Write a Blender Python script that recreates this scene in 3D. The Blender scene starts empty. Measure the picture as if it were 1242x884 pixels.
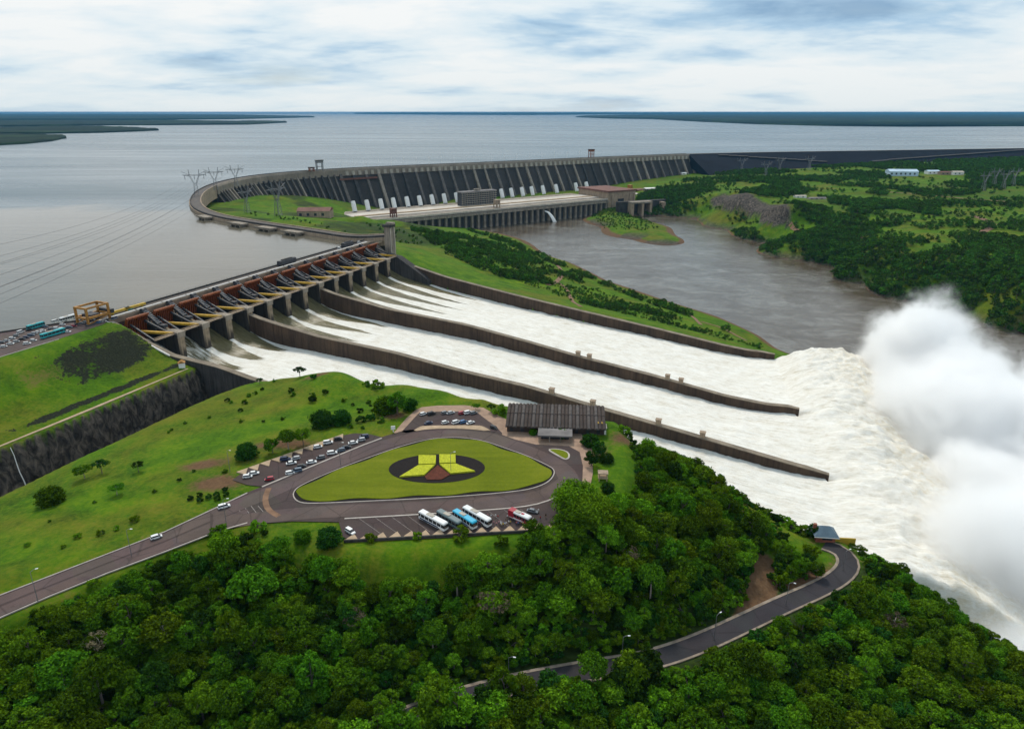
import bpy, bmesh, math, random
import numpy as np
from mathutils import Vector, Matrix, noise as mnoise
from mathutils.geometry import tessellate_polygon

# ------------------------------------------------------------------ camera, sky, sun, exposure
random.seed(7); RNG = np.random.default_rng(11)
SC = bpy.context.scene
COL = SC.collection
CAM_Z = 371.0; FPX = 828.0; PCX, PCY, HORIZON = 621.0, 415.0, 136.0
PITCH = math.atan((PCY - HORIZON) / FPX)
cam_data = bpy.data.cameras.new('camera')
cam = bpy.data.objects.new('camera', cam_data); COL.objects.link(cam)
cam_data.sensor_fit = 'HORIZONTAL'; cam_data.sensor_width = 36.0
cam_data.lens = 36.0 * FPX / 1242.0
cam_data.shift_y = -27.0 / 1242.0
cam_data.clip_start = 1.0; cam_data.clip_end = 200000.0
cam.location = (0, 0, CAM_Z); cam.rotation_euler = (math.pi / 2 - PITCH, 0, 0)
SC.camera = cam
SUN_EL, SUN_AZ = math.radians(52), math.radians(-14)      # azimuth from +Y towards +X
SC.view_settings.view_transform = 'Standard'; SC.view_settings.look = 'None'
SC.view_settings.exposure = 0.0; SC.view_settings.gamma = 1.0; SC.view_settings.use_curve_mapping = False
SC.render.engine = 'CYCLES'
cy = SC.cycles
cy.use_denoising = True; cy.max_bounces = 16; cy.diffuse_bounces = 2; cy.glossy_bounces = 2
cy.transmission_bounces = 4; cy.transparent_max_bounces = 8; cy.volume_bounces = 14
cy.volume_step_rate = 0.4; cy.volume_max_steps = 512
cy.use_adaptive_sampling = True; cy.adaptive_threshold = 0.02
cy.sample_clamp_indirect = 6.0

world = bpy.data.worlds.new('World'); SC.world = world; world.use_nodes = True
SKY_OFF = 7.3
def build_world():
    nt = world.node_tree; nt.nodes.clear()
    N = nt.nodes.new; L = nt.links.new
    out = N('ShaderNodeOutputWorld'); bg = N('ShaderNodeBackground'); bg.inputs['Strength'].default_value = 0.092
    L(bg.outputs[0], out.inputs['Surface'])
    sky = N('ShaderNodeTexSky'); sky.sky_type = 'NISHITA'; sky.sun_disc = False
    sky.sun_elevation = SUN_EL; sky.sun_rotation = SUN_AZ
    sky.altitude = 300; sky.air_density = 1.0; sky.dust_density = 1.2; sky.ozone_density = 1.5
    tc = N('ShaderNodeTexCoord'); sep = N('ShaderNodeSeparateXYZ'); L(tc.outputs['Generated'], sep.inputs[0])
    def M(op, a, b=None):
        n = N('ShaderNodeMath'); n.operation = op
        for i, v in enumerate((a, b)):
            if v is None: continue
            if isinstance(v, (int, float)): n.inputs[i].default_value = v
            else: L(v, n.inputs[i])
        return n.outputs[0]
    # a flat cloud deck high above: direction divided by its height
    h = M('MAXIMUM', M('ADD', sep.outputs['Z'], 0.15), 0.05)
    px = M('DIVIDE', sep.outputs['X'], h); py = M('DIVIDE', sep.outputs['Y'], h)
    comb = N('ShaderNodeCombineXYZ'); L(px, comb.inputs[0]); L(py, comb.inputs[1])
    def noise(scale, detail, rough, dist, sx=1.0, off=0.0, sy=1.0):
        mp = N('ShaderNodeMapping'); mp.inputs['Scale'].default_value = (sx, sy, 1); mp.inputs['Location'].default_value = (off, off * .7, 0)
        L(comb.outputs[0], mp.inputs[0])
        n = N('ShaderNodeTexNoise'); n.inputs['Scale'].default_value = scale; n.inputs['Detail'].default_value = detail
        n.inputs['Roughness'].default_value = rough; n.inputs['Distortion'].default_value = dist
        L(mp.outputs[0], n.inputs['Vector']); return n.outputs['Fac']
    def ramp(fac, stops):
        r = N('ShaderNodeValToRGB'); el = r.color_ramp.elements
        el[0].position, el[0].color = stops[0]; el[1].position, el[1].color = stops[-1]
        for p, c in stops[1:-1]:
            e = el.new(p); e.color = c
        L(fac, r.inputs[0]); return r.outputs[0]
    big = noise(0.55, 7, .5, .2, 1.0, SKY_OFF); mid = noise(1.3, 8, .55, .3, .75, 9.1, 1.15); thin = noise(3.2, 7, .58, .2, 1.0, 2.7)
    mix = M('ADD', M('ADD', M('MULTIPLY', big, .52), M('MULTIPLY', mid, .36)), M('MULTIPLY', thin, .12))
    tone = ramp(mix, [(0.37, (1.7, 3.7, 6.2, 1)), (0.43, (4.3, 6.5, 8.6, 1)), (0.485, (7.8, 9.1, 9.9, 1)), (0.56, (10.2, 10.4, 10.4, 1))])
    cover = ramp(big, [(0.27, (0.35,) * 3 + (1,)), (0.42, (1, 1, 1, 1))])
    mx = N('ShaderNodeMix'); mx.data_type = 'RGBA'; L(cover, mx.inputs[0]); L(sky.outputs[0], mx.inputs[6]); L(tone, mx.inputs[7])
    # nearer the skyline the deck thins into one pale milky veil
    veil = M('POWER', M('SUBTRACT', 1.0, M('MINIMUM', M('MAXIMUM', sep.outputs['Z'], 0.0), 1.0)), 14.0)
    mx2 = N('ShaderNodeMix'); mx2.data_type = 'RGBA'; L(M('MULTIPLY', veil, .7), mx2.inputs[0]); L(mx.outputs[2], mx2.inputs[6])
    mx2.inputs[7].default_value = (7.6, 8.5, 8.8, 1)
    L(mx2.outputs[2], bg.inputs['Color'])
build_world()
sun_data = bpy.data.lights.new('sun', 'SUN'); sun_data.energy = 2.4; sun_data.angle = math.radians(12); sun_data.color = (1.0, .93, .82)
sun = bpy.data.objects.new('sun', sun_data); COL.objects.link(sun)
sun_dir = Vector((math.sin(SUN_AZ) * math.cos(SUN_EL), math.cos(SUN_AZ) * math.cos(SUN_EL), math.sin(SUN_EL)))
sun.rotation_euler = sun_dir.to_track_quat('Z', 'Y').to_euler(); sun.location = (0, 0, 900)

# ------------------------------------------------------------------ helpers
def P(u, v, z):
    """The place on the level z that the survey photo shows at (u, v)."""
    x = (u - PCX) / FPX; y = (PCY - v) / FPX
    dx, dy, dz = x, math.cos(PITCH) + y * math.sin(PITCH), -math.sin(PITCH) + y * math.cos(PITCH)
    t = (z - CAM_Z) / dz
    return Vector((dx * t, dy * t, z))
SPO = Vector((-297.5, 498.0, 0)); SPA = math.atan2(-0.3808, 0.92466)   # spillway frame: local x = downstream, y = along the crest
CA, SA = math.cos(SPA), math.sin(SPA)
def W(d, s, z): return Vector((SPO.x + d * CA - s * SA, SPO.y + d * SA + s * CA, z))
def to_ds(x, y):
    rx, ry = x - SPO.x, y - SPO.y
    return rx * CA + ry * SA, -rx * SA + ry * CA
def tag(o, label=None, cat=None, group=None, kind=None):
    if label: o['label'] = label
    if cat: o['category'] = cat
    if group: o['group'] = group
    if kind: o['kind'] = kind
    return o
def empty(name, loc=(0, 0, 0), rz=0.0, parent=None):
    o = bpy.data.objects.new(name, None); COL.objects.link(o); o.location = loc; o.rotation_euler = (0, 0, rz)
    o.empty_display_size = 1.0
    if parent: o.parent = parent
    return o
def link(name, me, parent=None, loc=(0, 0, 0), rz=0.0):
    o = bpy.data.objects.new(name, me); COL.objects.link(o); o.location = loc; o.rotation_euler = (0, 0, rz)
    if parent: o.parent = parent
    return o
def copy_tree(o, parent=None):
    c = o.copy(); COL.objects.link(c); c.parent = parent
    for ch in o.children:
        copy_tree(ch, c)
    return c
class MB:
    def __init__(self): self.v = []; self.f = []; self.m = []
    def add(self, vs, fs, m=0):
        b = len(self.v); self.v += [tuple(p) for p in vs]
        for f in fs: self.f.append([b + i for i in f]); self.m.append(m)
        return self
    def box(self, x0, x1, y0, y1, z0, z1, m=0):
        return self.add([(x, y, z) for z in (z0, z1) for y in (y0, y1) for x in (x0, x1)],
                        [(0, 2, 3, 1), (4, 5, 7, 6), (0, 1, 5, 4), (2, 6, 7, 3), (0, 4, 6, 2), (1, 3, 7, 5)], m)
    def prism(self, poly, z0, z1, m=0, top=None):
        """poly: (x, y) list counter-clockwise; z0/z1 levels (or lists)."""
        n = len(poly); zz0 = z0 if isinstance(z0, (list, tuple)) else [z0] * n; zz1 = z1 if isinstance(z1, (list, tuple)) else [z1] * n
        vs = [(p[0], p[1], z) for p, z in zip(poly, zz0)] + [(p[0], p[1], z) for p, z in zip(poly, zz1)]
        fs = [tuple(range(n - 1, -1, -1)), tuple(range(n, 2 * n))] + [(i, (i + 1) % n, n + (i + 1) % n, n + i) for i in range(n)]
        return self.add(vs, fs, m)
    def slab(self, prof, y0, y1, m=0):
        """prof: (x, z) outline extruded along y."""
        n = len(prof); vs = [(p[0], y0, p[1]) for p in prof] + [(p[0], y1, p[1]) for p in prof]
        fs = [tuple(range(n)), tuple(range(2 * n - 1, n - 1, -1))] + [(i, n + i, n + (i + 1) % n, (i + 1) % n) for i in range(n)]
        return self.add(vs, fs, m)
    def bar(self, a, b, w, h=None, m=0, up=(0, 0, 1)):
        a, b = Vector(a), Vector(b); h = h or w; d = (b - a).normalized(); u = Vector(up)
        if abs(d.dot(u)) > .98: u = Vector((1, 0, 0))
        r = d.cross(u).normalized() * (w / 2); u = r.cross(d).normalized() * (h / 2)
        vs = [p + i * r + j * u for p in (a, b) for i, j in ((-1, -1), (1, -1), (1, 1), (-1, 1))]
        return self.add(vs, [(3, 2, 1, 0), (4, 5, 6, 7)] + [(i, (i + 1) % 4, 4 + (i + 1) % 4, 4 + i) for i in range(4)], m)
    def tube(self, pts, rad, n=8, m=0, caps=True):
        pts = [Vector(p) for p in pts]; k = len(pts); rads = rad if isinstance(rad, (list, tuple)) else [rad] * k
        vs = []
        for i, p in enumerate(pts):
            d = (pts[min(i + 1, k - 1)] - pts[max(i - 1, 0)]).normalized()
            u = Vector((0, 0, 1)) if abs(d.z) < .9 else Vector((1, 0, 0))
            r = d.cross(u).normalized(); q = r.cross(d)
            vs += [p + rads[i] * (math.cos(t) * r + math.sin(t) * q) for t in (2 * math.pi * j / n for j in range(n))]
        fs = [(i * n + j, i * n + (j + 1) % n, (i + 1) * n + (j + 1) % n, (i + 1) * n + j) for i in range(k - 1) for j in range(n)]
        if caps: fs += [tuple(range(n - 1, -1, -1)), tuple(range((k - 1) * n, k * n))]
        return self.add(vs, fs, m)
    def loft(self, rings, m=0, caps=True):
        n = len(rings[0]); vs = [p for r in rings for p in r]
        fs = [(i * n + j, i * n + (j + 1) % n, (i + 1) * n + (j + 1) % n, (i + 1) * n + j) for i in range(len(rings) - 1) for j in range(n)]
        if caps: fs += [tuple(range(n - 1, -1, -1)), tuple(range((len(rings) - 1) * n, len(rings) * n))]
        return self.add(vs, fs, m)
    def mesh(self, name, mats, smooth=False):
        me = bpy.data.meshes.new(name); me.from_pydata(self.v, [], self.f)
        for mt in (mats if isinstance(mats, (list, tuple)) else [mats]): me.materials.append(mt)
        me.polygons.foreach_set('material_index', self.m)
        if smooth: me.polygons.foreach_set('use_smooth', [True] * len(me.polygons))
        me.validate(); me.update()
        bm = bmesh.new(); bm.from_mesh(me); bmesh.ops.recalc_face_normals(bm, faces=bm.faces); bm.to_mesh(me); bm.free()
        return me
    def build(self, name, mats, parent=None, loc=(0, 0, 0), rz=0.0, smooth=False):
        return link(name, self.mesh(name, mats, smooth), parent, loc, rz)
def set_kind(o, k): o['kind'] = k; return o
def chaikin(pts, n=2, closed=False):
    pts = [Vector(p) for p in pts]
    for _ in range(n):
        q = [] if closed else [pts[0]]
        rng = range(len(pts)) if closed else range(len(pts) - 1)
        for i in rng:
            a, b = pts[i], pts[(i + 1) % len(pts)]
            q += [a * .75 + b * .25, a * .25 + b * .75]
        if not closed: q.append(pts[-1])
        pts = q
    return pts
def resample(pts, step):
    pts = [Vector(p) for p in pts]; L = [0]
    for a, b in zip(pts, pts[1:]): L.append(L[-1] + (b - a).length)
    n = max(1, round(L[-1] / step)); out = []; j = 0
    for i in range(n + 1):
        t = L[-1] * i / n
        while j < len(L) - 2 and L[j + 1] < t: j += 1
        f = (t - L[j]) / max(L[j + 1] - L[j], 1e-6); out.append(pts[j].lerp(pts[j + 1], min(f, 1)))
    return out
def in_poly(X, Y, poly):
    inside = np.zeros(X.shape, bool); n = len(poly)
    for i in range(n):
        x1, y1 = poly[i][0], poly[i][1]; x2, y2 = poly[(i + 1) % n][0], poly[(i + 1) % n][1]
        c = ((y1 > Y) != (y2 > Y)) & (X < (x2 - x1) * (Y - y1) / (y2 - y1 + 1e-12) + x1); inside ^= c
    return inside
def line_dist(X, Y, pts, zs=None):
    best = np.full(X.shape, 1e9); zb = np.zeros(X.shape)
    for i in range(len(pts) - 1):
        ax_, ay_ = pts[i][0], pts[i][1]; bx, by = pts[i + 1][0] - ax_, pts[i + 1][1] - ay_
        t = np.clip(((X - ax_) * bx + (Y - ay_) * by) / (bx * bx + by * by + 1e-9), 0, 1)
        dd = np.hypot(X - ax_ - t * bx, Y - ay_ - t * by); m = dd < best
        best = np.where(m, dd, best)
        if zs is not None: zb = np.where(m, zs[i] + t * (zs[i + 1] - zs[i]), zb)
    return best, zb
def poly_dist(X, Y, poly):
    """negative inside"""
    c = list(poly) + [poly[0]]; d, _ = line_dist(X, Y, c)
    return np.where(in_poly(X, Y, poly), -d, d)
def vnoise(X, Y, scale, seed=0, octv=4):
    """cheap value noise on arrays, 0..1"""
    out = np.zeros(X.shape); amp, tot = 1.0, 0.0
    for o in range(octv):
        x = X / scale + 37.1 * o + seed * 11.3; y = Y / scale + 17.7 * o + seed * 5.9
        xi = np.floor(x).astype(np.int64); yi = np.floor(y).astype(np.int64); fx = x - xi; fy = y - yi
        fx = fx * fx * (3 - 2 * fx); fy = fy * fy * (3 - 2 * fy)
        def hsh(a, b):
            h = (a * 374761393 + b * 668265263 + seed * 982451653) & 0x7fffffff
            h = ((h ^ (h >> 13)) * 1274126177) & 0x7fffffff
            return ((h ^ (h >> 16)) & 0xffff) / 65535.0
        v = (hsh(xi, yi) * (1 - fx) + hsh(xi + 1, yi) * fx) * (1 - fy) + (hsh(xi, yi + 1) * (1 - fx) + hsh(xi + 1, yi + 1) * fx) * fy
        out += amp * v; tot += amp; amp *= .5; scale *= .5
    return out / tot
def sstep(a, b, x):
    t = np.clip((x - a) / (b - a), 0, 1); return t * t * (3 - 2 * t)
def grid_mesh(name, X, Y, Z, mat, attrs=None, smooth=True, keep=None):
    nr, nc = X.shape; me = bpy.data.meshes.new(name)
    co = np.stack([X, Y, Z], -1).reshape(-1, 3).astype(np.float32)
    idx = np.arange(nr * nc).reshape(nr, nc)
    q = np.stack([idx[:-1, :-1], idx[:-1, 1:], idx[1:, 1:], idx[1:, :-1]], -1).reshape(-1, 4)
    if keep is not None: q = q[keep.reshape(-1)]
    a = co[q[0, 1]] - co[q[0, 0]]; b = co[q[0, 3]] - co[q[0, 0]]
    if a[0] * b[1] - a[1] * b[0] < 0: q = q[:, ::-1]
    me.vertices.add(len(co)); me.vertices.foreach_set('co', co.ravel())
    me.loops.add(q.size); me.loops.foreach_set('vertex_index', q.ravel().astype(np.int32))
    me.polygons.add(len(q)); me.polygons.foreach_set('loop_start', (np.arange(len(q)) * 4).astype(np.int32))
    me.polygons.foreach_set('use_smooth', np.full(len(q), smooth))
    me.materials.append(mat)
    for k, val in (attrs or {}).items():
        at = me.attributes.new(k, 'FLOAT', 'POINT'); at.data.foreach_set('value', val.reshape(-1).astype(np.float32))
    me.update(calc_edges=True)
    return me
# ------------------------------------------------------------------ materials
class NB:
    def __init__(self, name):
        self.mat = bpy.data.materials.new(name); self.mat.use_nodes = True; self.nt = self.mat.node_tree; self.nt.nodes.clear()
        self.out = self.N('ShaderNodeOutputMaterial'); self._tc = None
    def N(self, t): return self.nt.nodes.new(t)
    def set(self, inp, v):
        if isinstance(v, bpy.types.NodeSocket): self.nt.links.new(v, inp)
        elif v is not None:
            if hasattr(inp.default_value, '__len__') and not isinstance(v, (int, float)):
                v = tuple(v); inp.default_value = v if len(v) == len(inp.default_value) else v + (1.0,)
            elif hasattr(inp.default_value, '__len__'): inp.default_value = (v,) * 3 + ((1.0,) if len(inp.default_value) == 4 else ())
            else: inp.default_value = v
    def tc(self, which='Object'):
        if self._tc is None: self._tc = self.N('ShaderNodeTexCoord')
        return self._tc.outputs[which]
    def math(self, op, a, b=None, c=None, clamp=False):
        n = self.N('ShaderNodeMath'); n.operation = op; n.use_clamp = clamp
        for i, v in enumerate((a, b, c)):
            if v is not None: self.set(n.inputs[i], v)
        return n.outputs[0]
    def map(self, vec, scale=(1, 1, 1), loc=(0, 0, 0), rot=(0, 0, 0)):
        n = self.N('ShaderNodeMapping'); self.set(n.inputs['Vector'], vec)
        n.inputs['Scale'].default_value = scale; n.inputs['Location'].default_value = loc; n.inputs['Rotation'].default_value = rot
        return n.outputs[0]
    def noise(self, scale, detail=4, rough=.5, dist=0.0, vec=None, col=False):
        n = self.N('ShaderNodeTexNoise'); self.set(n.inputs['Vector'], vec if vec is not None else self.tc())
        n.inputs['Scale'].default_value = scale; n.inputs['Detail'].default_value = detail
        n.inputs['Roughness'].default_value = rough; n.inputs['Distortion'].default_value = dist
        return n.outputs['Color' if col else 'Fac']
    def voro(self, scale, vec=None, feature='F1', out='Distance'):
        n = self.N('ShaderNodeTexVoronoi'); n.feature = feature; self.set(n.inputs['Vector'], vec if vec is not None else self.tc())
        n.inputs['Scale'].default_value = scale; return n.outputs[out]
    def attr(self, name, out='Fac'):
        n = self.N('ShaderNodeAttribute'); n.attribute_name = name; return n.outputs[out]
    def ramp(self, fac, *stops):
        n = self.N('ShaderNodeValToRGB'); el = n.color_ramp.elements
        def c4(c): return (c, c, c, 1) if isinstance(c, (int, float)) else tuple(c) + (1,) * (4 - len(c))
        el[0].position = stops[0][0]; el[0].color = c4(stops[0][1]); el[1].position = stops[-1][0]; el[1].color = c4(stops[-1][1])
        for p, c in stops[1:-1]:
            e = el.new(p); e.color = c4(c)
        self.set(n.inputs[0], fac); return n.outputs[0]
    def mix(self, fac, a, b, mode='MIX'):
        n = self.N('ShaderNodeMix'); n.data_type = 'RGBA'; n.blend_type = mode
        self.set(n.inputs[0], fac); self.set(n.inputs[6], a); self.set(n.inputs[7], b); return n.outputs[2]
    def bump(self, height, strength=.3, dist=1.0, normal=None):
        n = self.N('ShaderNodeBump'); n.inputs['Strength'].default_value = strength; n.inputs['Distance'].default_value = dist
        self.set(n.inputs['Height'], height)
        if normal is not None: self.set(n.inputs['Normal'], normal)
        return n.outputs[0]
    def principled(self, color, rough=.8, metal=0.0, spec=.3, normal=None, **kw):
        n = self.N('ShaderNodeBsdfPrincipled'); self.set(n.inputs['Base Color'], color); self.set(n.inputs['Roughness'], rough)
        self.set(n.inputs['Metallic'], metal); self.set(n.inputs['Specular IOR Level'], spec)
        if normal is not None: self.set(n.inputs['Normal'], normal)
        for k, v in kw.items(): self.set(n.inputs[k.replace('_', ' ')], v)
        self.nt.links.new(n.outputs[0], self.out.inputs['Surface']); return n
def mat(name, color, rough=.75, var=.25, scale=.4, metal=0.0, spec=.3, bump=0.0, streak=0.0, dirt=None):
    """paint / metal / concrete with blotches, rain streaks and dirt of its own"""
    b = NB(name); n1 = b.noise(scale, 6, .6); c = tuple(color)
    lo = tuple(x * (1 - var) for x in c); hi = tuple(min(1, x * (1 + var)) for x in c)
    colr = b.ramp(n1, (.3, lo), (.7, hi))
    if streak:
        st = b.noise(1.0, 5, .6, 0, b.map(b.tc(), (.55, .55, .035)))
        colr = b.mix(b.math('MULTIPLY', b.ramp(st, (.42, 0.0), (.68, 1.0)), streak), colr, tuple(x * .28 for x in c))
    if dirt:
        dn = b.noise(scale * 3.3, 5, .65); colr = b.mix(b.ramp(dn, (.5, 0.0), (.72, .8)), colr, dirt)
    nrm = b.bump(b.noise(scale * 8, 4, .6), bump, .5) if bump else None
    b.principled(colr, rough, metal, spec, nrm); return b.mat
M = {}
M['concrete'] = mat('concrete', (.29, .245, .195), .9, .3, .08, bump=.2, streak=.75)
M['concrete_pale'] = mat('concrete_pale', (.48, .43, .36), .9, .22, .1, bump=.2, streak=.5)
M['concrete_dark'] = mat('concrete_dark', (.062, .056, .052), .9, .4, .06, bump=.3, streak=.8)
M['concrete_wet'] = mat('concrete_wet', (.078, .048, .030), .75, .4, .05, bump=.3, streak=.75)
M['wall_cap'] = mat('wall_cap', (.21, .17, .125), .9, .35, .12)
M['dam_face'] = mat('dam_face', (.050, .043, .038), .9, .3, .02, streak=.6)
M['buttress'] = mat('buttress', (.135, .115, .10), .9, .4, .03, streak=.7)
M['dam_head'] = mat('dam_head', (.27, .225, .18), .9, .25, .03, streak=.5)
M['deck'] = mat('deck', (.105, .09, .08), .9, .25, .2)
M['deck_pale'] = mat('deck_pale', (.50, .45, .39), .9, .25, .03)
M['white_paint'] = mat('white_paint', (.78, .77, .74), .6, .08, .3)
M['white_road'] = mat('white_road', (.62, .59, .55), .8, .15, .4)
M['rust_red'] = mat('rust_red', (.25, .068, .020), .6, .35, .25, streak=.45)
M['steel_dark'] = mat('steel_dark', (.055, .055, .06), .6, .4, .4, metal=.2)
M['steel_grey'] = mat('steel_grey', (.21, .21, .22), .55, .3, .4, metal=.5)
M['yellow_steel'] = mat('yellow_steel', (.50, .29, .02), .55, .25, .3, streak=.4)
M['orange_steel'] = mat('orange_steel', (.36, .17, .035), .55, .25, .3, streak=.3)
M['yellow'] = mat('yellow', (.46, .30, .03), .5, .15, .5)
M['teal'] = mat('teal', (.02, .36, .37), .35, .1, .5, spec=.5)
M['rust_roof'] = mat('rust_roof', (.17, .075, .055), .8, .3, .08, streak=.3)
M['tan_wall'] = mat('tan_wall', (.36, .27, .19), .9, .2, .08, streak=.5)
M['grey_roof'] = mat('grey_roof', (.17, .155, .15), .85, .35, .12, bump=.2)
M['dark_roof'] = mat('dark_roof', (.052, .038, .032), .85, .4, .25, bump=.2)
M['blue_roof'] = mat('blue_roof', (.10, .15, .19), .6, .2, .3)
M['cyan_roof'] = mat('cyan_roof', (.45, .58, .68), .6, .15, .05)
M['brick_red'] = mat('brick_red', (.27, .09, .055), .85, .25, .5)
M['window'] = mat('window', (.035, .04, .05), .15, .3, .3, spec=.6)
M['soil'] = mat('soil', (.008, .0045, .004), .95, .4, .35, bump=.5)
M['soil_red'] = mat('soil_red', (.10, .025, .012), .95, .35, .6, bump=.5)
M['kerb'] = mat('kerb', (.42, .37, .33), .9, .2, .4)
M['paving'] = mat('paving', (.33, .22, .155), .9, .22, .3, bump=.15)
M['gutter'] = mat('gutter', (.24, .19, .145), .9, .4, .3)
M['faint_paint'] = mat('faint_paint', (.24, .21, .195), .9, .3, .6)
M['paving_tan'] = mat('paving_tan', (.40, .29, .19), .9, .22, .3)
M['track'] = mat('track', (.20, .115, .07), .95, .3, .25, bump=.3)
M['gold_plants'] = mat('gold_plants', (.44, .46, .018), .9, .3, 1.1, bump=.6)
M['hedge'] = mat('hedge', (.05, .085, .012), .9, .4, 1.2, bump=.6)
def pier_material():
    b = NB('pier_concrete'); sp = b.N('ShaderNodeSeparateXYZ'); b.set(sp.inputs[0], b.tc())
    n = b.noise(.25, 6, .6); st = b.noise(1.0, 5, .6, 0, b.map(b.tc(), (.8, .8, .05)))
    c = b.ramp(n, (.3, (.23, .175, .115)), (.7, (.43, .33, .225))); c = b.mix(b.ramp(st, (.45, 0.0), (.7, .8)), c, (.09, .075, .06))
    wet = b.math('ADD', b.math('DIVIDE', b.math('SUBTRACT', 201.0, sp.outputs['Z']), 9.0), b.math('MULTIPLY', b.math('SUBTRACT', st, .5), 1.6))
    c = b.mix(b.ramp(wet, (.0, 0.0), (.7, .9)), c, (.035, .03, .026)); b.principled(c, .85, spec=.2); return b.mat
M['pier'] = pier_material()
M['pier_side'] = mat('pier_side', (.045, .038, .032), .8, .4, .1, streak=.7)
M['riprap'] = mat('riprap', (.035, .033, .036), .95, .6, .4, bump=.9)
M['bark'] = mat('bark', (.13, .105, .085), .95, .3, 1.5)
M['bark_pale'] = mat('bark_pale', (.27, .235, .20), .95, .3, 1.5)
M['tyre'] = mat('tyre', (.02, .02, .02), .9, .2, 2)
M['glass_dark'] = mat('glass_dark', (.015, .02, .026), .08, .1, 1, spec=.8)
M['lamp_glass'] = mat('lamp_glass', (.75, .75, .72), .2, .05, 1, spec=.6)
M['tail_red'] = mat('tail_red', (.35, .01, .01), .3, .05, 1)

def asphalt(name, col, marks=False):
    b = NB(name); fine = b.noise(2.2, 5, .7); big = b.noise(.06, 5, .6, .6); patch = b.voro(.09, feature='F1', out='Color')
    lo = tuple(x * .72 for x in col); hi = tuple(x * 1.3 for x in col)
    c = b.mix(.5, b.ramp(fine, (.3, lo), (.7, hi)), b.ramp(big, (.35, lo), (.65, hi)))
    c = b.mix(.10, c, b.mix(1.0, c, patch, 'MULTIPLY'))
    seam = b.voro(.06, b.map(b.tc(), (1, 1, 1)), 'DISTANCE_TO_EDGE'); wobble = b.noise(.35, 4, .6)
    c = b.mix(b.ramp(b.math('ADD', seam, b.math('MULTIPLY', wobble, .02)), (.012, .55), (.03, 0.0)), c, tuple(x * .4 for x in col))
    oil = b.noise(.22, 5, .7, .8); c = b.mix(b.ramp(oil, (.58, 0.0), (.74, .55)), c, tuple(x * .45 for x in col))
    b.principled(c, .88, spec=.25, normal=b.bump(fine, .15, .2)); return b.mat
M['asphalt'] = asphalt('asphalt', (.062, .043, .040))
M['asphalt_lane'] = asphalt('asphalt_lane', (.098, .069, .063))
M['asphalt_dark'] = asphalt('asphalt_dark', (.036, .032, .036))

def ground_material():
    b = NB('ground'); ob = b.tc()
    big = b.noise(.012, 6, .6, .8); mid = b.noise(.07, 6, .62, .5); fine = b.noise(.55, 6, .7); micro = b.noise(2.5, 4, .7)
    mixn = b.math('ADD', b.math('MULTIPLY', mid, .55), b.math('MULTIPLY', fine, .45))
    grass = b.ramp(b.math('ADD', mixn, b.math('MULTIPLY', b.math('SUBTRACT', b.noise(.025, 4, .6, 1.0), .5), .35)), (.32, (.020, .056, .001)), (.47, (.050, .122, .002)), (.60, (.094, .168, .003)), (.74, (.165, .185, .008)))
    olive = b.ramp(mixn, (.32, (.055, .066, .004)), (.55, (.125, .125, .010)), (.72, (.19, .155, .025)))
    c = b.mix(b.ramp(b.math('ADD', big, b.math('MULTIPLY', b.math('SUBTRACT', fine, .5), .35)), (.47, 0.0), (.64, .85)), grass, olive)
    bare = b.ramp(b.math('ADD', b.math('MULTIPLY', fine, .6), b.math('MULTIPLY', mid, .4)), (.3, (.070, .034, .018)), (.7, (.175, .105, .055)))
    am = b.math('MULTIPLY', b.math('ADD', b.attr('bare'), b.math('MULTIPLY', b.math('SUBTRACT', mixn, .5), 1.3)), 1.0)
    c = b.mix(b.ramp(am, (.34, 0.0), (.62, 1.0)), c, bare)
    wood = b.ramp(fine, (.3, (.012, .022, .004)), (.7, (.04, .065, .012)))
    c = b.mix(b.ramp(b.math('ADD', b.attr('wood'), b.math('MULTIPLY', b.math('SUBTRACT', mid, .5), .8)), (.35, 0.0), (.65, 1.0)), c, wood)
    # quarried basalt: dark, in vertical ribs, paler where it has broken off
    rv = b.map(ob, (.26, .26, .13)); rn = b.noise(1.0, 8, .68, .7, rv); rc = b.ramp(b.voro(.12, b.map(ob, (1, 1, .55)), out='Distance'), (0.0, .45), (.8, 1.0))
    rock = b.ramp(rn, (.32, (.014, .013, .012)), (.47, (.058, .050, .043)), (.60, (.145, .120, .096)), (.76, (.27, .215, .16)))
    rock = b.mix(.6, rock, b.mix(1.0, rock, rc, 'MULTIPLY'))
    geo = b.N('ShaderNodeNewGeometry'); sp = b.N('ShaderNodeSeparateXYZ'); b.set(sp.inputs[0], geo.outputs['Normal'])
    steep = b.ramp(b.math('ADD', sp.outputs['Z'], b.math('MULTIPLY', b.math('SUBTRACT', mid, .5), .35)), (.50, 1.0), (.68, 0.0))
    rm = b.math('MAXIMUM', b.math('MULTIPLY', steep, b.math('SUBTRACT', 1.0, b.attr('soft'))), b.attr('rock'), clamp=True)
    c = b.mix(rm, c, rock)
    rip = b.ramp(b.noise(.9, 6, .75), (.35, (.006, .009, .004)), (.58, (.022, .026, .014)), (.78, (.085, .072, .055)))
    ripm = b.ramp(b.math('ADD', b.attr('riprap'), b.math('ADD', b.math('MULTIPLY', b.math('SUBTRACT', mid, .5), 1.5), b.math('MULTIPLY', b.math('SUBTRACT', fine, .5), .9))), (.40, 0.0), (.50, 1.0))
    c = b.mix(ripm, c, rip)
    hh = b.math('ADD', b.math('MULTIPLY', fine, 1.0), b.math('ADD', b.math('MULTIPLY', micro, .25), b.math('MULTIPLY', b.math('MULTIPLY', rn, rm), 4.0)))
    b.principled(c, .95, spec=.1, normal=b.bump(hh, .55, .8)); return b.mat
M['ground'] = ground_material()

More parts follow.
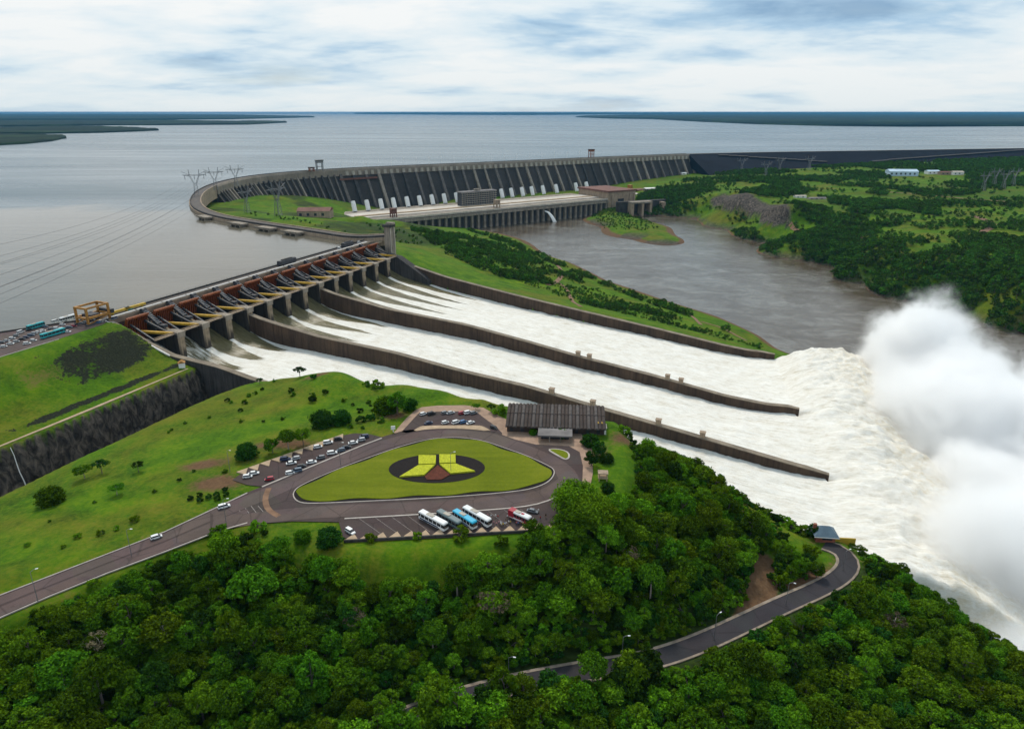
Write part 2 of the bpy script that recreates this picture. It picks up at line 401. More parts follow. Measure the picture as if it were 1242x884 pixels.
def lawn_material():
    b = NB('lawn'); ob = b.tc(); mid = b.noise(.05, 5, .6, .4); fine = b.noise(.8, 6, .7); streak = b.noise(1, 5, .6, 0, b.map(ob, (.03, .35, 1)))
    f = b.math('ADD', b.math('MULTIPLY', mid, .4), b.math('ADD', b.math('MULTIPLY', fine, .3), b.math('MULTIPLY', streak, .3)))
    c = b.ramp(f, (.34, (.085, .112, .004)), (.5, (.122, .152, .006)), (.66, (.175, .190, .012)))
    b.principled(c, .95, spec=.1, normal=b.bump(fine, .4, .4)); return b.mat
M['lawn'] = lawn_material()

def leaf_material(name, lo, hi, trans=.25):
    b = NB(name); oi = b.N('ShaderNodeObjectInfo'); n = b.noise(.35, 3, .5); geo = b.N('ShaderNodeNewGeometry')
    rnd = b.math('ADD', b.math('MULTIPLY', geo.outputs['Random Per Island'], .6), b.math('MULTIPLY', n, .4))
    c = b.ramp(rnd, (.15, lo), (.85, hi))
    hs = b.N('ShaderNodeHueSaturation'); b.set(hs.inputs['Color'], c)
    b.set(hs.inputs['Hue'], b.math('ADD', .482, b.math('MULTIPLY', oi.outputs['Random'], .040)))
    b.set(hs.inputs['Value'], b.math('ADD', .62, b.math('MULTIPLY', oi.outputs['Random'], .95)))
    b.set(hs.inputs['Saturation'], 1.0)
    d = b.N('ShaderNodeBsdfDiffuse'); b.set(d.inputs[0], hs.outputs[0]); t = b.N('ShaderNodeBsdfTranslucent'); b.set(t.inputs[0], hs.outputs[0])
    m = b.N('ShaderNodeMixShader'); m.inputs[0].default_value = trans
    b.nt.links.new(d.outputs[0], m.inputs[1]); b.nt.links.new(t.outputs[0], m.inputs[2]); b.nt.links.new(m.outputs[0], b.out.inputs['Surface'])
    return b.mat
M['leaf'] = leaf_material('leaf', (.016, .044, .003), (.090, .195, .008))
M['leaf_bright'] = leaf_material('leaf_bright', (.034, .080, .003), (.145, .260, .010))
M['leaf_dark'] = leaf_material('leaf_dark', (.008, .026, .004), (.036, .092, .010))
M['leaf_dry'] = leaf_material('leaf_dry', (.06, .05, .03), (.16, .13, .08))
M['leaf_far'] = leaf_material('leaf_far', (.013, .042, .007), (.090, .185, .018))

def reservoir_material():
    b = NB('reservoir_water'); ob = b.tc()
    # the sheltered bay by the gates is calm and muddy, the open lake is ruffled by wind in long lanes
    sep = b.N('ShaderNodeSeparateXYZ'); b.set(sep.inputs[0], ob)
    edge = b.math('ADD', b.math('MULTIPLY', sep.outputs['Y'], 1.0), b.math('MULTIPLY', b.noise(.0035, 5, .6, .3), 330.0))
    openw = b.ramp(b.math('DIVIDE', b.math('SUBTRACT', edge, 1130.0), 420.0), (.30, 0.0), (.46, 1.0))
    lanes = b.noise(1.0, 7, .62, .5, b.map(ob, (.00045, .0032, 1), rot=(0, 0, .10)))
    lanes2 = b.noise(1.0, 6, .6, .2, b.map(ob, (.0016, .010, 1), rot=(0, 0, -.06)))
    tone = b.math('ADD', b.math('MULTIPLY', lanes, .65), b.math('MULTIPLY', lanes2, .35))
    mud = b.mix(openw, b.ramp(lanes2, (.3, (.098, .086, .062)), (.7, (.135, .120, .090))), b.ramp(tone, (.36, (.060, .098, .120)), (.60, (.125, .155, .168))))
    r1 = b.noise(.5, 5, .7, .4, b.map(ob, (1, 1.6, 1))); r2 = b.noise(.06, 4, .6, .3, b.map(ob, (1, 2.2, 1))); r3 = b.noise(.012, 3, .6, .3, b.map(ob, (.6, 2.2, 1)))
    h = b.math('ADD', b.math('MULTIPLY', r1, .35), b.math('ADD', b.math('MULTIPLY', r2, 1.1), b.math('MULTIPLY', r3, 3.0)))
    amp = b.math('ADD', .10, b.math('MULTIPLY', openw, b.math('MULTIPLY', b.ramp(tone, (.36, .7), (.62, .35)), .32)))
    bn = b.bump(b.math('MULTIPLY', h, amp), 1.0, 1.0)
    rough = b.math('ADD', .12, b.math('MULTIPLY', openw, b.ramp(tone, (.36, .20), (.62, .08))))
    b.principled(mud, rough, spec=b.math('SUBTRACT', .40, b.math('MULTIPLY', openw, b.ramp(tone, (.34, .16), (.62, -.0)))), normal=bn, IOR=1.333); return b.mat
M['reservoir'] = reservoir_material()
def river_material():
    b = NB('river_water'); ob = b.tc()
    sw = b.noise(1.0, 7, .65, 1.6, b.map(ob, (.006, .012, 1), rot=(0, 0, .7))); sw2 = b.noise(.03, 6, .65, 1.2)
    f = b.math('ADD', b.math('MULTIPLY', sw, .6), b.math('MULTIPLY', sw2, .4))
    c = b.ramp(f, (.32, (.050, .033, .018)), (.48, (.085, .063, .040)), (.62, (.16, .145, .12)), (.78, (.32, .30, .27)))
    h = b.math('ADD', b.math('MULTIPLY', b.noise(.22, 6, .68, .6), 1.1), b.math('MULTIPLY', sw2, 2.6))
    b.principled(c, .12, spec=b.ramp(f, (.34, .35), (.50, .75)), normal=b.bump(h, .38, .8), IOR=1.333); return b.mat
M['river'] = river_material()

def white_water_material():
    """foam and glassy brown water; the masks tell how broken the flow is"""
    b = NB('white_water'); ob = b.tc()
    foam = b.attr('foam')
    fl = b.noise(1.0, 7, .66, .35, b.map(ob, (.045, .42, .2))); grain = b.noise(1.0, 6, .68, .5, b.map(ob, (.30, .85, .5))); clump = b.noise(.09, 5, .6, .5)
    m = b.ramp(b.math('ADD', foam, b.math('MULTIPLY', b.math('SUBTRACT', fl, .5), .95)), (.36, 0.0), (.60, 1.0))
    glass = b.ramp(fl, (.3, (.075, .062, .024)), (.7, (.20, .175, .095)))
    t = b.math('ADD', b.math('MULTIPLY', grain, .34), b.math('ADD', b.math('MULTIPLY', clump, .28), b.math('MULTIPLY', fl, .38)))
    white = b.ramp(t, (.29, (.36, .29, .19)), (.38, (.56, .505, .41)), (.47, (.70, .665, .59)), (.58, (.80, .78, .725)))
    brown = b.ramp(b.math('ADD', b.math('MULTIPLY', grain, .5), b.math('ADD', b.math('MULTIPLY', b.attr('torn'), .35), b.math('MULTIPLY', b.noise(.22, 4, .6, .8), .5))), (.64, 0.0), (.82, .6))
    white = b.mix(brown, white, (.52, .40, .21))
    c = b.mix(m, glass, white)
    rough = b.math('ADD', .18, b.math('MULTIPLY', m, .7))
    h = b.math('ADD', b.math('MULTIPLY', grain, .8), b.math('ADD', b.math('MULTIPLY', fl, 1.2), b.math('MULTIPLY', clump, 1.5)))
    b.principled(c, rough, spec=.3, normal=b.bump(h, .38, 1.0)); return b.mat
M['white_water'] = white_water_material()
# ------------------------------------------------------------------ spillway levels (local d, s)
S_LEFT, S_RIGHT = -10.4, 331.4; BAY = 24.4; S_W1, S_W2 = 87.2, 184.8
def pw(tab):
    xs, ys = zip(*tab); return lambda x: np.interp(x, xs, ys)
T0 = pw([(0, 225), (20, 219), (42, 211), (64, 205), (107, 202.5), (134, 198), (187, 192), (298, 180), (396, 166.5), (451, 159), (505, 153)])
T1 = pw([(30, 209.5), (60, 203), (114, 195.5), (187, 191), (242, 184.5), (298, 180), (336, 174.5), (396, 166.5), (451, 159), (488, 154), (505, 153)])
T2 = pw([(30, 209.5), (60, 202.5), (118, 194), (200, 188), (261, 179.5), (306, 172.5), (371, 164.5), (431, 155.5), (462, 153.5), (486, 155)])
T3 = pw([(30, 207), (43, 204.5), (104, 191), (185, 179), (262, 169), (350, 158), (416, 149), (440, 147), (463, 147.5)])
FREE = pw([(30, 24), (60, 19), (110, 13.5), (190, 12.5), (300, 10), (400, 8), (470, 6), (505, 4)])
LIP = pw([(S_LEFT, 508), (S_W1, 505), (S_W2, 486), (S_RIGHT, 463)])
JETV = 31.0
def jet_angle(s): return np.radians(np.interp(s, [0, S_W2 - 6, S_W2 + 14, 250, S_RIGHT], [21, 21, 26, 36, 38]))
def water_z(d, s):
    d = np.asarray(d, float); s = np.asarray(s, float); lip = LIP(s); dd = np.minimum(d, lip)
    fr = FREE(dd)
    a, b_, c, e = T0(dd) - fr, T1(dd) - fr, T2(dd) - fr, T3(dd) - fr
    z = np.where(s < S_W1, a + (b_ - a) * (s - S_LEFT) / (S_W1 - S_LEFT), np.where(s < S_W2, b_ + (c - b_) * (s - S_W1) / (S_W2 - S_W1), c + (e - c) * (s - S_W2) / (S_RIGHT - S_W2)))
    og = np.interp(dd, [0, 14, 22, 30, 40, 52, 66, 84, 110], [203, 203, 201.5, 198, 193, 188.2, 185, 183.2, 182.2])   # ogee under the gates
    k = sstep(60, 115, dd); z = og * (1 - k) + np.minimum(z, 199) * k
    lz = z; x = np.maximum(d - lip, 0)
    ja = jet_angle(s)
    return lz + x * np.tan(ja) - 9.81 * x * x / (2 * (JETV * np.cos(ja)) ** 2)
# ------------------------------------------------------------------ terrain
PZ = 226.0        # level of the viewpoint terrace
ctrl = []
def cp(u, v, z): q = P(u, v, z); ctrl.append((q.x, q.y, z))
def cs(s, d, z): q = W(d, s, z); ctrl.append((q.x, q.y, z))
def cw(x, y, z): ctrl.append((x, y, z))
# terrace and the land round it
for q in [(285, 578), (330, 545), (395, 525), (470, 523), (505, 492), (540, 488), (580, 488), (612, 508), (680, 512), (735, 520), (745, 560), (700, 600), (690, 645), (560, 655), (430, 660), (360, 640), (300, 632), (450, 580), (600, 580), (520, 620)]: cp(*q, PZ)
for q in [(0, 735, 224), (100, 690, 224.5), (200, 652, 225.3), (270, 622, 226)]: cp(*q)
for q in [(62, 612, 219), (0, 660, 221), (100, 570, 217), (150, 540, 215.5), (200, 580, 222), (240, 500, 215), (300, 520, 221), (350, 480, 219), (420, 490, 222), (470, 480, 221.5), (130, 640, 223)]: cp(*q)
for s in range(-320, -50, 30): cs(s, 166, 213.5); cs(s, 176, 214.5)
for q in [(-45, 176, 213.5), (-30, 178, 211), (-24, 195, 212), (-40, 195, 215), (-22, 208, 212.5), (-26, 215, 213), (-24, 228, 216.5), (-28, 270, 220), (-34, 300, 222), (-38, 345, 221), (-40, 385, 219), (-52, 442, 208.5), (-64, 469, 202.5), (-82, 492, 200.5), (-72, 512, 196), (-80, 540, 185), (-84, 568, 175), (-100, 610, 160)]: cs(*q)
for q in [(-14, 150, 176), (-14, 190, 178), (-13, 230, 178), (-13, 270, 174), (-13, 300, 170), (-13, 345, 163), (-14, 390, 157), (-15, 442, 149), (-17, 470, 143), (-20, 512, 132), (-30, 545, 116), (-38, 590, 100), (-60, 640, 98), (-90, 700, 98), (-130, 640, 140), (-160, 720, 130)]: cs(*q)
# wooded slope in front, and the lower road bench
for q in [(150, 1060, 209), (280, 980, 208), (430, 900, 207), (520, 862, 206.3), (640, 828, 205), (720, 808, 204.5), (800, 795, 204), (880, 762, 203), (960, 722, 201.5), (1020, 696, 200.5), (1030, 672, 200), (1005, 660, 200.5)]: cp(*q)
for q in [(0, 800, 216), (200, 720, 219), (200, 800, 212), (400, 700, 220), (400, 800, 209), (560, 690, 219), (560, 800, 207), (760, 700, 214), (780, 600, 219.5), (850, 650, 210), (900, 680, 206), (760, 560, 223), (820, 620, 214.5), (1242, 830, 182), (1100, 830, 193), (1000, 800, 198), (1100, 760, 195), (1180, 780, 186), (860, 860, 200), (300, 880, 206), (0, 880, 212)]: cp(*q)
for q in [(0, 60, 195), (-300, 80, 212), (-520, 150, 218), (250, 60, 165), (330, 160, 130), (380, 280, 98), (-150, 0, 205), (150, -50, 170)]: cw(*q)
# the point between the chute and the river
for d, z in [(40, 200), (60, 192), (104, 186), (185, 175), (262, 165.5), (350, 154.5), (416, 145), (455, 140)]: cs(338, d, z); cs(345, d, z - .5)
shore_near = [(500, 262, 100), (560, 274, 100), (610, 284, 100), (650, 300, 100), (690, 318, 100), (735, 340, 100), (800, 362, 100), (870, 384, 100), (920, 407, 100), (944, 424, 100)]
for q in shore_near: cp(*q)
for q in [(500, 295, 176), (520, 282, 160), (560, 300, 160), (600, 310, 152), (560, 320, 172), (640, 325, 143), (620, 345, 160), (690, 340, 128), (680, 362, 148), (740, 362, 124), (760, 380, 134), (820, 385, 122), (850, 402, 128), (900, 412, 116), (455, 275, 192), (400, 268, 205), (340, 262, 210), (300, 255, 208), (440, 262, 180), (480, 268, 150)]: cp(*q)
# inside the curve of the dam
for q in [(-560, 1250, 195), (-480, 1350, 185), (-430, 1500, 160), (-560, 1500, 185), (-560, 1640, 180), (-470, 1750, 160), (-380, 1700, 135), (-400, 1250, 190), (-300, 1300, 170), (-250, 1400, 140), (-330, 1620, 128), (-140, 1940, 128), (100, 2110, 128), (300, 2260, 128)]: cw(*q)
for q in [(-500, 1050, 213), (-430, 1060, 212), (-340, 990, 212), (-260, 940, 210), (-190, 890, 208), (-150, 870, 204)]: cw(*q)
# river bed
for q in [(600, 272, 84), (680, 280, 80), (640, 268, 84), (540, 268, 88), (720, 320, 78), (800, 330, 78), (860, 300, 80), (840, 275, 86), (900, 350, 78), (1000, 380, 78), (1000, 340, 82), (1100, 420, 78), (960, 400, 80), (1200, 440, 80)]: cp(*q)
for d in (560, 640, 720): cs(20, d, 84); cs(150, d, 82); cs(300, d, 82)
for q in [(480, 250, 88), (600, 350, 88), (750, 500, 86), (700, 250, 90), (950, 700, 88)]: cw(*q)
# island
for q in [(716, 262, 101), (730, 275, 101), (770, 290, 101), (822, 297, 100), (828, 290, 100), (812, 277, 101)]: cp(*q)
for q in [(725, 262, 112), (745, 268, 113), (780, 280, 112), (808, 290, 108), (770, 264, 116), (735, 252, 118), (790, 272, 110)]: cp(*q)
# right bank
shore_far = [(775, 262, 100), (800, 262, 100), (850, 267, 100), (880, 279, 100), (930, 296, 100), (980, 318, 100), (1040, 343, 100), (1100, 366, 100), (1160, 384, 100), (1242, 404, 100), (1330, 430, 100)]
for q in shore_far: cp(*q)
for q in [(850, 262, 112), (905, 276, 116), (960, 294, 124), (1040, 322, 126), (1100, 344, 122), (1180, 366, 120), (1242, 384, 120), (1330, 405, 120)]: cp(*q)
for q in [(800, 240, 138), (840, 240, 140), (870, 251, 134), (925, 268, 138), (955, 271, 140), (1000, 282, 145), (1060, 300, 146), (1120, 318, 148), (1180, 330, 150), (1242, 345, 152), (1330, 365, 152)]: cp(*q)
for q in [(866, 236, 160), (900, 243, 161), (950, 259, 158), (845, 228, 152)]: cp(*q)
for q in [(780, 225, 150), (830, 215, 155), (900, 214, 165), (980, 240, 160), (1040, 265, 155), (1100, 280, 156), (1180, 300, 156), (1242, 310, 157), (950, 207, 170), (1050, 215, 172), (1000, 225, 166), (1120, 240, 166), (1200, 250, 164), (1150, 215, 174), (1242, 230, 170), (1242, 205, 185), (1330, 250, 170), (1330, 310, 160), (1100, 205, 178), (1180, 203, 184)]: cp(*q)
for q in [(1500, 1200, 165), (1900, 1600, 175), (1500, 800, 150), (2600, 2200, 190), (2400, 1500, 180), (1300, 500, 120), (2000, 700, 160), (3200, 2600, 195), (3000, 1500, 185), (900, 500, 100)]: cw(*q)
C = np.array(ctrl, float)
def solve_rbf(C, c=14.0):
    x, y = C[:, 0], C[:, 1]; r = np.sqrt((x[:, None] - x) ** 2 + (y[:, None] - y) ** 2 + c * c); n = len(C)
    A = np.zeros((n + 1, n + 1)); A[:n, :n] = -r; A[:n, n] = A[n, :n] = 1
    A[:n, :n] += np.eye(n) * 2.0
    return np.linalg.solve(A, np.append(C[:, 2], 0))
RB = solve_rbf(C)
def rbf(X, Y, c=14.0):
    sh = X.shape; x = X.ravel(); y = Y.ravel(); out = np.empty(len(x))
    for i in range(0, len(x), 40000):
        xx, yy = x[i:i + 40000, None], y[i:i + 40000, None]
        out[i:i + 40000] = -np.sqrt((xx - C[:, 0]) ** 2 + (yy - C[:, 1]) ** 2 + c * c) @ RB[:-1] + RB[-1]
    return out.reshape(sh)
def XY(lst, z): return [P(u, v, z).xy for u, v in lst]
TERRACE = XY([(275, 588), (330, 543), (440, 520), (480, 523), (505, 490), (582, 486), (612, 505), (742, 512), (748, 572), (716, 650), (430, 664), (350, 652), (300, 630)], PZ)
ROAD_UP = [P(u, v, z) for u, v, z in [(-190, 815, 222.5), (-90, 772, 223.2), (0, 735, 224), (60, 710, 224.4), (130, 682, 224.9), (200, 655, 225.5), (262, 628, 226), (300, 612, PZ), (335, 600, PZ)]]
ROAD_LOW = chaikin([P(u, v, z) for u, v, z in [(150, 1060, 209.5), (280, 980, 208.4), (400, 915, 207.3), (480, 876, 206.6), (560, 846, 206), (640, 826, 205.3), (720, 812, 204.6), (790, 801, 204.2), (850, 780, 203.4), (900, 757, 202.8), (950, 733, 202), (990, 716, 201.4), (1018, 701, 200.9), (1031, 686, 200.6), (1026, 672, 200.4), (1012, 664, 200.3), (1000, 660, 200.3)]], 2)
GATEHOUSE_Z = 200.4
WING = [(-157, 852), (-194, 840), (-232, 869), (-285, 907), (-358, 958), (-439, 1022), (-502, 1104), (-556, 1212), (-607, 1353), (-640, 1516), (-630, 1675), (-568, 1795), (-471, 1902), (-287, 2022), (-3, 2194), (266, 2376), (646, 2600)]
WING = [Vector((x, y, 225)) for x, y in WING]
CREST = resample(chaikin(WING, 3), 8.0)
ROCKFILL = [Vector((646, 2600, 225)), Vector((930, 2700, 225)), Vector((1216, 2772, 225)), Vector((1700, 2890, 225)), Vector((2174, 3010, 225)), Vector((3300, 3300, 225)), Vector((6000, 3900, 225))]
LAKE_LINE = [W(-75, -900, 220), W(-68, -160, 220), W(-60, -105, 220), W(-42, -66, 220), W(-27, -42, 220), W(-13, -20, 220), W(-4, -10, 220), W(6, 335, 220)] + CREST + ROCKFILL[1:]
def height(X, Y):
    Z = rbf(X, Y)
    d, s = to_ds(X, Y)
    nz = vnoise(X, Y, 60, 3) - .5; nf = vnoise(X, Y, 14, 5) - .5
    # embankment, bench and rock cut beside the spillway: one straight section along the crest line
    rim = 88 + 3.0 * (vnoise(s, s * 0, 26, 8) - .5)
    du = np.interp(s, [-200, -105, -66, -42, -18], [-66, -60, -40, -25, -11]); de = np.where(d < 0, d * (-11.0 / du), d)
    prof = np.interp(de, [-80, -14, -11, 14, 20, 30, 58, 68, 80, 86], [190, 223, 225, 225, 224.6, 221.5, 207, 203.8, 201.5, 200.4])
    cut = np.interp(d - rim, [-2, 0.5, 2.5, 5, 8, 46, 70, 78], [200.3, 199.6, 190 + 0, 176, 166, 163, 211, 213.5])
    cut = cut + np.where((d > rim + 1) & (d < rim + 10), 5.0 * (vnoise(s, d * .3, 9, 12) - .5), 0)
    sec = np.where(d < rim - 2, prof, cut)
    wl = sstep(-6, -16, s) * (1 - sstep(150, 172, d))
    Z = Z * (1 - wl) + sec * wl
    lake = in_poly(X, Y, [(p.x, p.y) for p in LAKE_LINE] + [(9000, 9000), (-9000, 9000), (-9000, 0)])
    # dips to the river bed and the chute bed
    chute = (s > S_LEFT - 1.5) & (s < S_RIGHT + 1.5) & (d > -4) & (d < LIP(s) + 14)
    Z = np.where(chute, np.minimum(Z, np.minimum(water_z(np.clip(d, 0, 600), s), 200) - 9), Z)
    pool = (d > LIP(s) + 14) & (s > -34 - (d - 560) * .4) & (d < 860) & (s < 420)
    Z = np.where(pool, np.minimum(Z, 92), Z)
    # terrace and roads
    td = poly_dist(X, Y, TERRACE); k = 1 - sstep(0.0, 14, td)
    k = np.where(s > -45, k, k) ; Z = Z * (1 - k) + PZ * k - np.where(td < 0, .25, 0) * sstep(0, -2, td)
    offroad = np.ones(X.shape)
    for road, half in ((ROAD_UP, 6.5), (ROAD_LOW, 5.6)):
        m = line_dist(X, Y, road)[0] < 30
        if m.any():
            dd, zr = line_dist(X[m], Y[m], road, [p.z for p in road]); k = 1 - sstep(half, half + 7, dd)
            Z[m] = Z[m] * (1 - k) + (zr - .3) * k; offroad[m] *= 1 - k
    ca, cb = P(864, 250, 136), P(957, 272, 140); ct = (cb - ca).normalized(); ux = (X - ca.x) * ct.x + (Y - ca.y) * ct.y; un_ = -(X - ca.x) * ct.y + (Y - ca.y) * ct.x
    Lc = (cb - ca).length; Z = Z + 15 * sstep(0, 5, un_ + 6 * nf) * (1 - sstep(30, 110, un_)) * sstep(-10, 25, ux) * (1 - sstep(Lc - 25, Lc + 20, ux))
    rough = np.clip(sstep(3, 18, td), 0, 1) * (1 - wl) * offroad
    Z = Z + rough * (nz * 1.6 + nf * .5) * np.where(Z > 101, 1, 0)
    dl, _ = line_dist(X, Y, LAKE_LINE)
    Z = np.where(lake & (dl > 6), np.minimum(Z, 205), Z)
    return Z
def ground_z(x, y): return float(height(np.array([[x]], float), np.array([[y]], float))[0, 0])
CLEAR = [XY([(738, 545), (765, 548), (772, 585), (765, 620), (745, 632), (738, 600)], 220), XY([(878, 772), (895, 738), (908, 704), (926, 668), (946, 672), (942, 702), (938, 728), (928, 748)], 204), XY([(985, 640), (1035, 650), (1040, 668), (1000, 668)], 202), XY([(955, 712), (1010, 690), (1015, 672), (1003, 700), (965, 722)], 201)]
CLIFF = XY([(862, 243), (880, 243), (952, 262), (960, 271), (925, 268), (866, 250)], 146)
def build_ground():
    az = np.radians(np.linspace(-50, 50, 520)); rr = 70 * np.exp(np.linspace(0, math.log(3700 / 70), 620))
    R, T = np.meshgrid(rr, az, indexing='ij'); X = R * np.sin(T); Y = R * np.cos(T)
    Z = height(X, Y); d, s = to_ds(X, Y)
    dzr = np.gradient(Z, axis=0) / np.gradient(R, axis=0)
    n1 = vnoise(X, Y, 45, 21); n2 = vnoise(X, Y, 16, 22); nb = vnoise(X, Y, 160, 23)
    def blob(u, v, z, rx, ry=None):
        c = P(u, v, z); return np.exp(-(((X - c.x) / rx) ** 2 + ((Y - c.y) / (ry or rx)) ** 2))
    bare = np.zeros(X.shape)
    for u, v, z, rx, ry in [(250, 568, 222, 16, 7), (385, 466, 218, 12, 6), (262, 590, 224, 18, 9), (905, 720, 205, 9, 14), (922, 700, 206, 5, 14), (890, 745, 204, 10, 8), (935, 682, 207, 4, 10), (980, 700, 203, 14, 8), (480, 510, 223, 10, 6), (340, 540, 225, 22, 8), (715, 548, 225, 10, 10), (755, 535, 224, 8, 9), (560, 640, 222, 0.1, .1)]:
        bare += .72 * blob(u, v, z, rx, ry)
    bare += .42 * np.exp(-((s + 80) / 60) ** 2 - ((d - 42) / 14) ** 2) * (s < -10)
    dr, _ = line_dist(X, Y, ROAD_UP); bare += .34 * (1 - sstep(6, 13, dr))
    dr2, _ = line_dist(X, Y, ROAD_LOW); bare += .42 * (1 - sstep(5, 12, dr2))
    far = sstep(900, 1400, R); bare += far * (.30 * sstep(.55, .75, nb))
    bare += .75 * (1 - sstep(100.5, 104, Z)) * (R > 500)
    wfar = .42 * sstep(700, 1100, R) * sstep(.35, .7, vnoise(X, Y, 220, 71))
    cliff = np.where(Z > 134, poly_dist(X, Y, CLIFF), 50)
    isl = poly_dist(X, Y, XY([(700, 270), (712, 258), (745, 250), (800, 268), (830, 290), (820, 300), (770, 294), (720, 280)], 104)); bare += .3 * (isl < 0)
    wood = np.zeros(X.shape)
    for name, poly in WOODS.items():
        wood = np.maximum(wood, 1 - sstep(-6, 6, poly_dist(X, Y, poly)))
    wood = np.maximum(wood, wfar)
    wood = np.maximum(wood, .62 * (X < -120) * (Y > 930) * (Y < 1800) * sstep(.30, .62, vnoise(X, Y, 70, 73)))
    for c in CLEAR: wood = np.minimum(wood, sstep(-2, 4, poly_dist(X, Y, c)))
    rip = .70 * np.exp(-((s + 48) / 38) ** 4 - ((d - 43 + (s + 50) * .12) / 20) ** 4) * (s < -9) * (d > 24)
    rip = np.maximum(rip, .8 * np.exp(-((d - 76) / 3.5) ** 2) * (s < -14) * sstep(.3, .7, vnoise(s, s * 0, 60, 31)) )
    rip = np.maximum(rip, .62 * np.exp(-((d - 69) / 4.0) ** 2) * (s < -150))
    soft = np.where((R < 520) & ~((s < -10) & (d > 84) & (d < 152)), 1.0, .25) * np.where(s > 335, .3, 1)
    rock = 1.0 * ((s < 2) & (d > 86.5) & (d < 150) & (Z < 199.8))
    rock = np.maximum(rock, 1 - sstep(-3, 5, cliff + 10 * (vnoise(X, Y, 18, 72) - .5)))
    rock = np.maximum(rock, .8 * (1 - sstep(0, 10, np.abs(Z - 103))) * (R > 600) * (dzr > .12))
    me = grid_mesh('ground', X, Y, Z, M['ground'], dict(bare=np.clip(bare, 0, 1), wood=wood, riprap=rip, soft=soft, rock=np.clip(rock, 0, 1)))
    o = link('ground', me); o['kind'] = 'structure'; return o
WOODS = {
    'slope': XY([(-60, 850), (0, 795), (70, 765), (130, 735), (200, 712), (260, 694), (330, 694), (420, 722), (540, 718), (640, 694), (700, 674), (745, 655), (760, 620), (785, 590), (772, 552), (800, 545), (850, 572), (920, 622), (1000, 665), (1000, 690), (935, 715), (900, 735), (850, 762), (720, 800), (640, 822), (560, 840), (480, 868), (400, 904), (280, 965), (150, 1040), (-200, 1100)], 216),
    'below_road': XY([(160, 1075), (290, 995), (440, 915), (500, 880), (560, 858), (640, 838), (760, 812), (850, 795), (950, 752), (1020, 715), (1045, 690), (1060, 668), (1140, 722), (1242, 768), (1330, 810), (1300, 1080), (160, 1100)], 198),
}
def build_water():
    poly = [(p.x, p.y) for p in LAKE_LINE] + [(9000, 4200), (90000, 4200), (90000, 90000), (-90000, 90000), (-90000, -200), (-1500, -400)]
    def ngon(name, pts, z, m):
        tris = tessellate_polygon([[Vector((x, y, 0)) for x, y in pts]])
        me = bpy.data.meshes.new(name); me.from_pydata([(x, y, z) for x, y in pts], [], [tuple(t) for t in tris]); me.materials.append(m)
        bm = bmesh.new(); bm.from_mesh(me)
        for f in bm.faces:
            if f.normal.z < 0: f.normal_flip()
        bm.to_mesh(me); bm.free()
        o = link(name, me); o['kind'] = 'structure'; return o
    ngon('reservoir_water', poly, 220.0, M['reservoir'])
    rp = [W(430, -200, 0), W(475, S_RIGHT, 0), W(470, 480, 0), (-160, 1500), (-400, 1640), (900, 2300), (1500, 1500), (2600, 900), (1500, 100), (520, 40)]
    ngon('river_water', [(p[0], p[1]) for p in rp], 100.0, M['river'])
build_ground(); build_water()
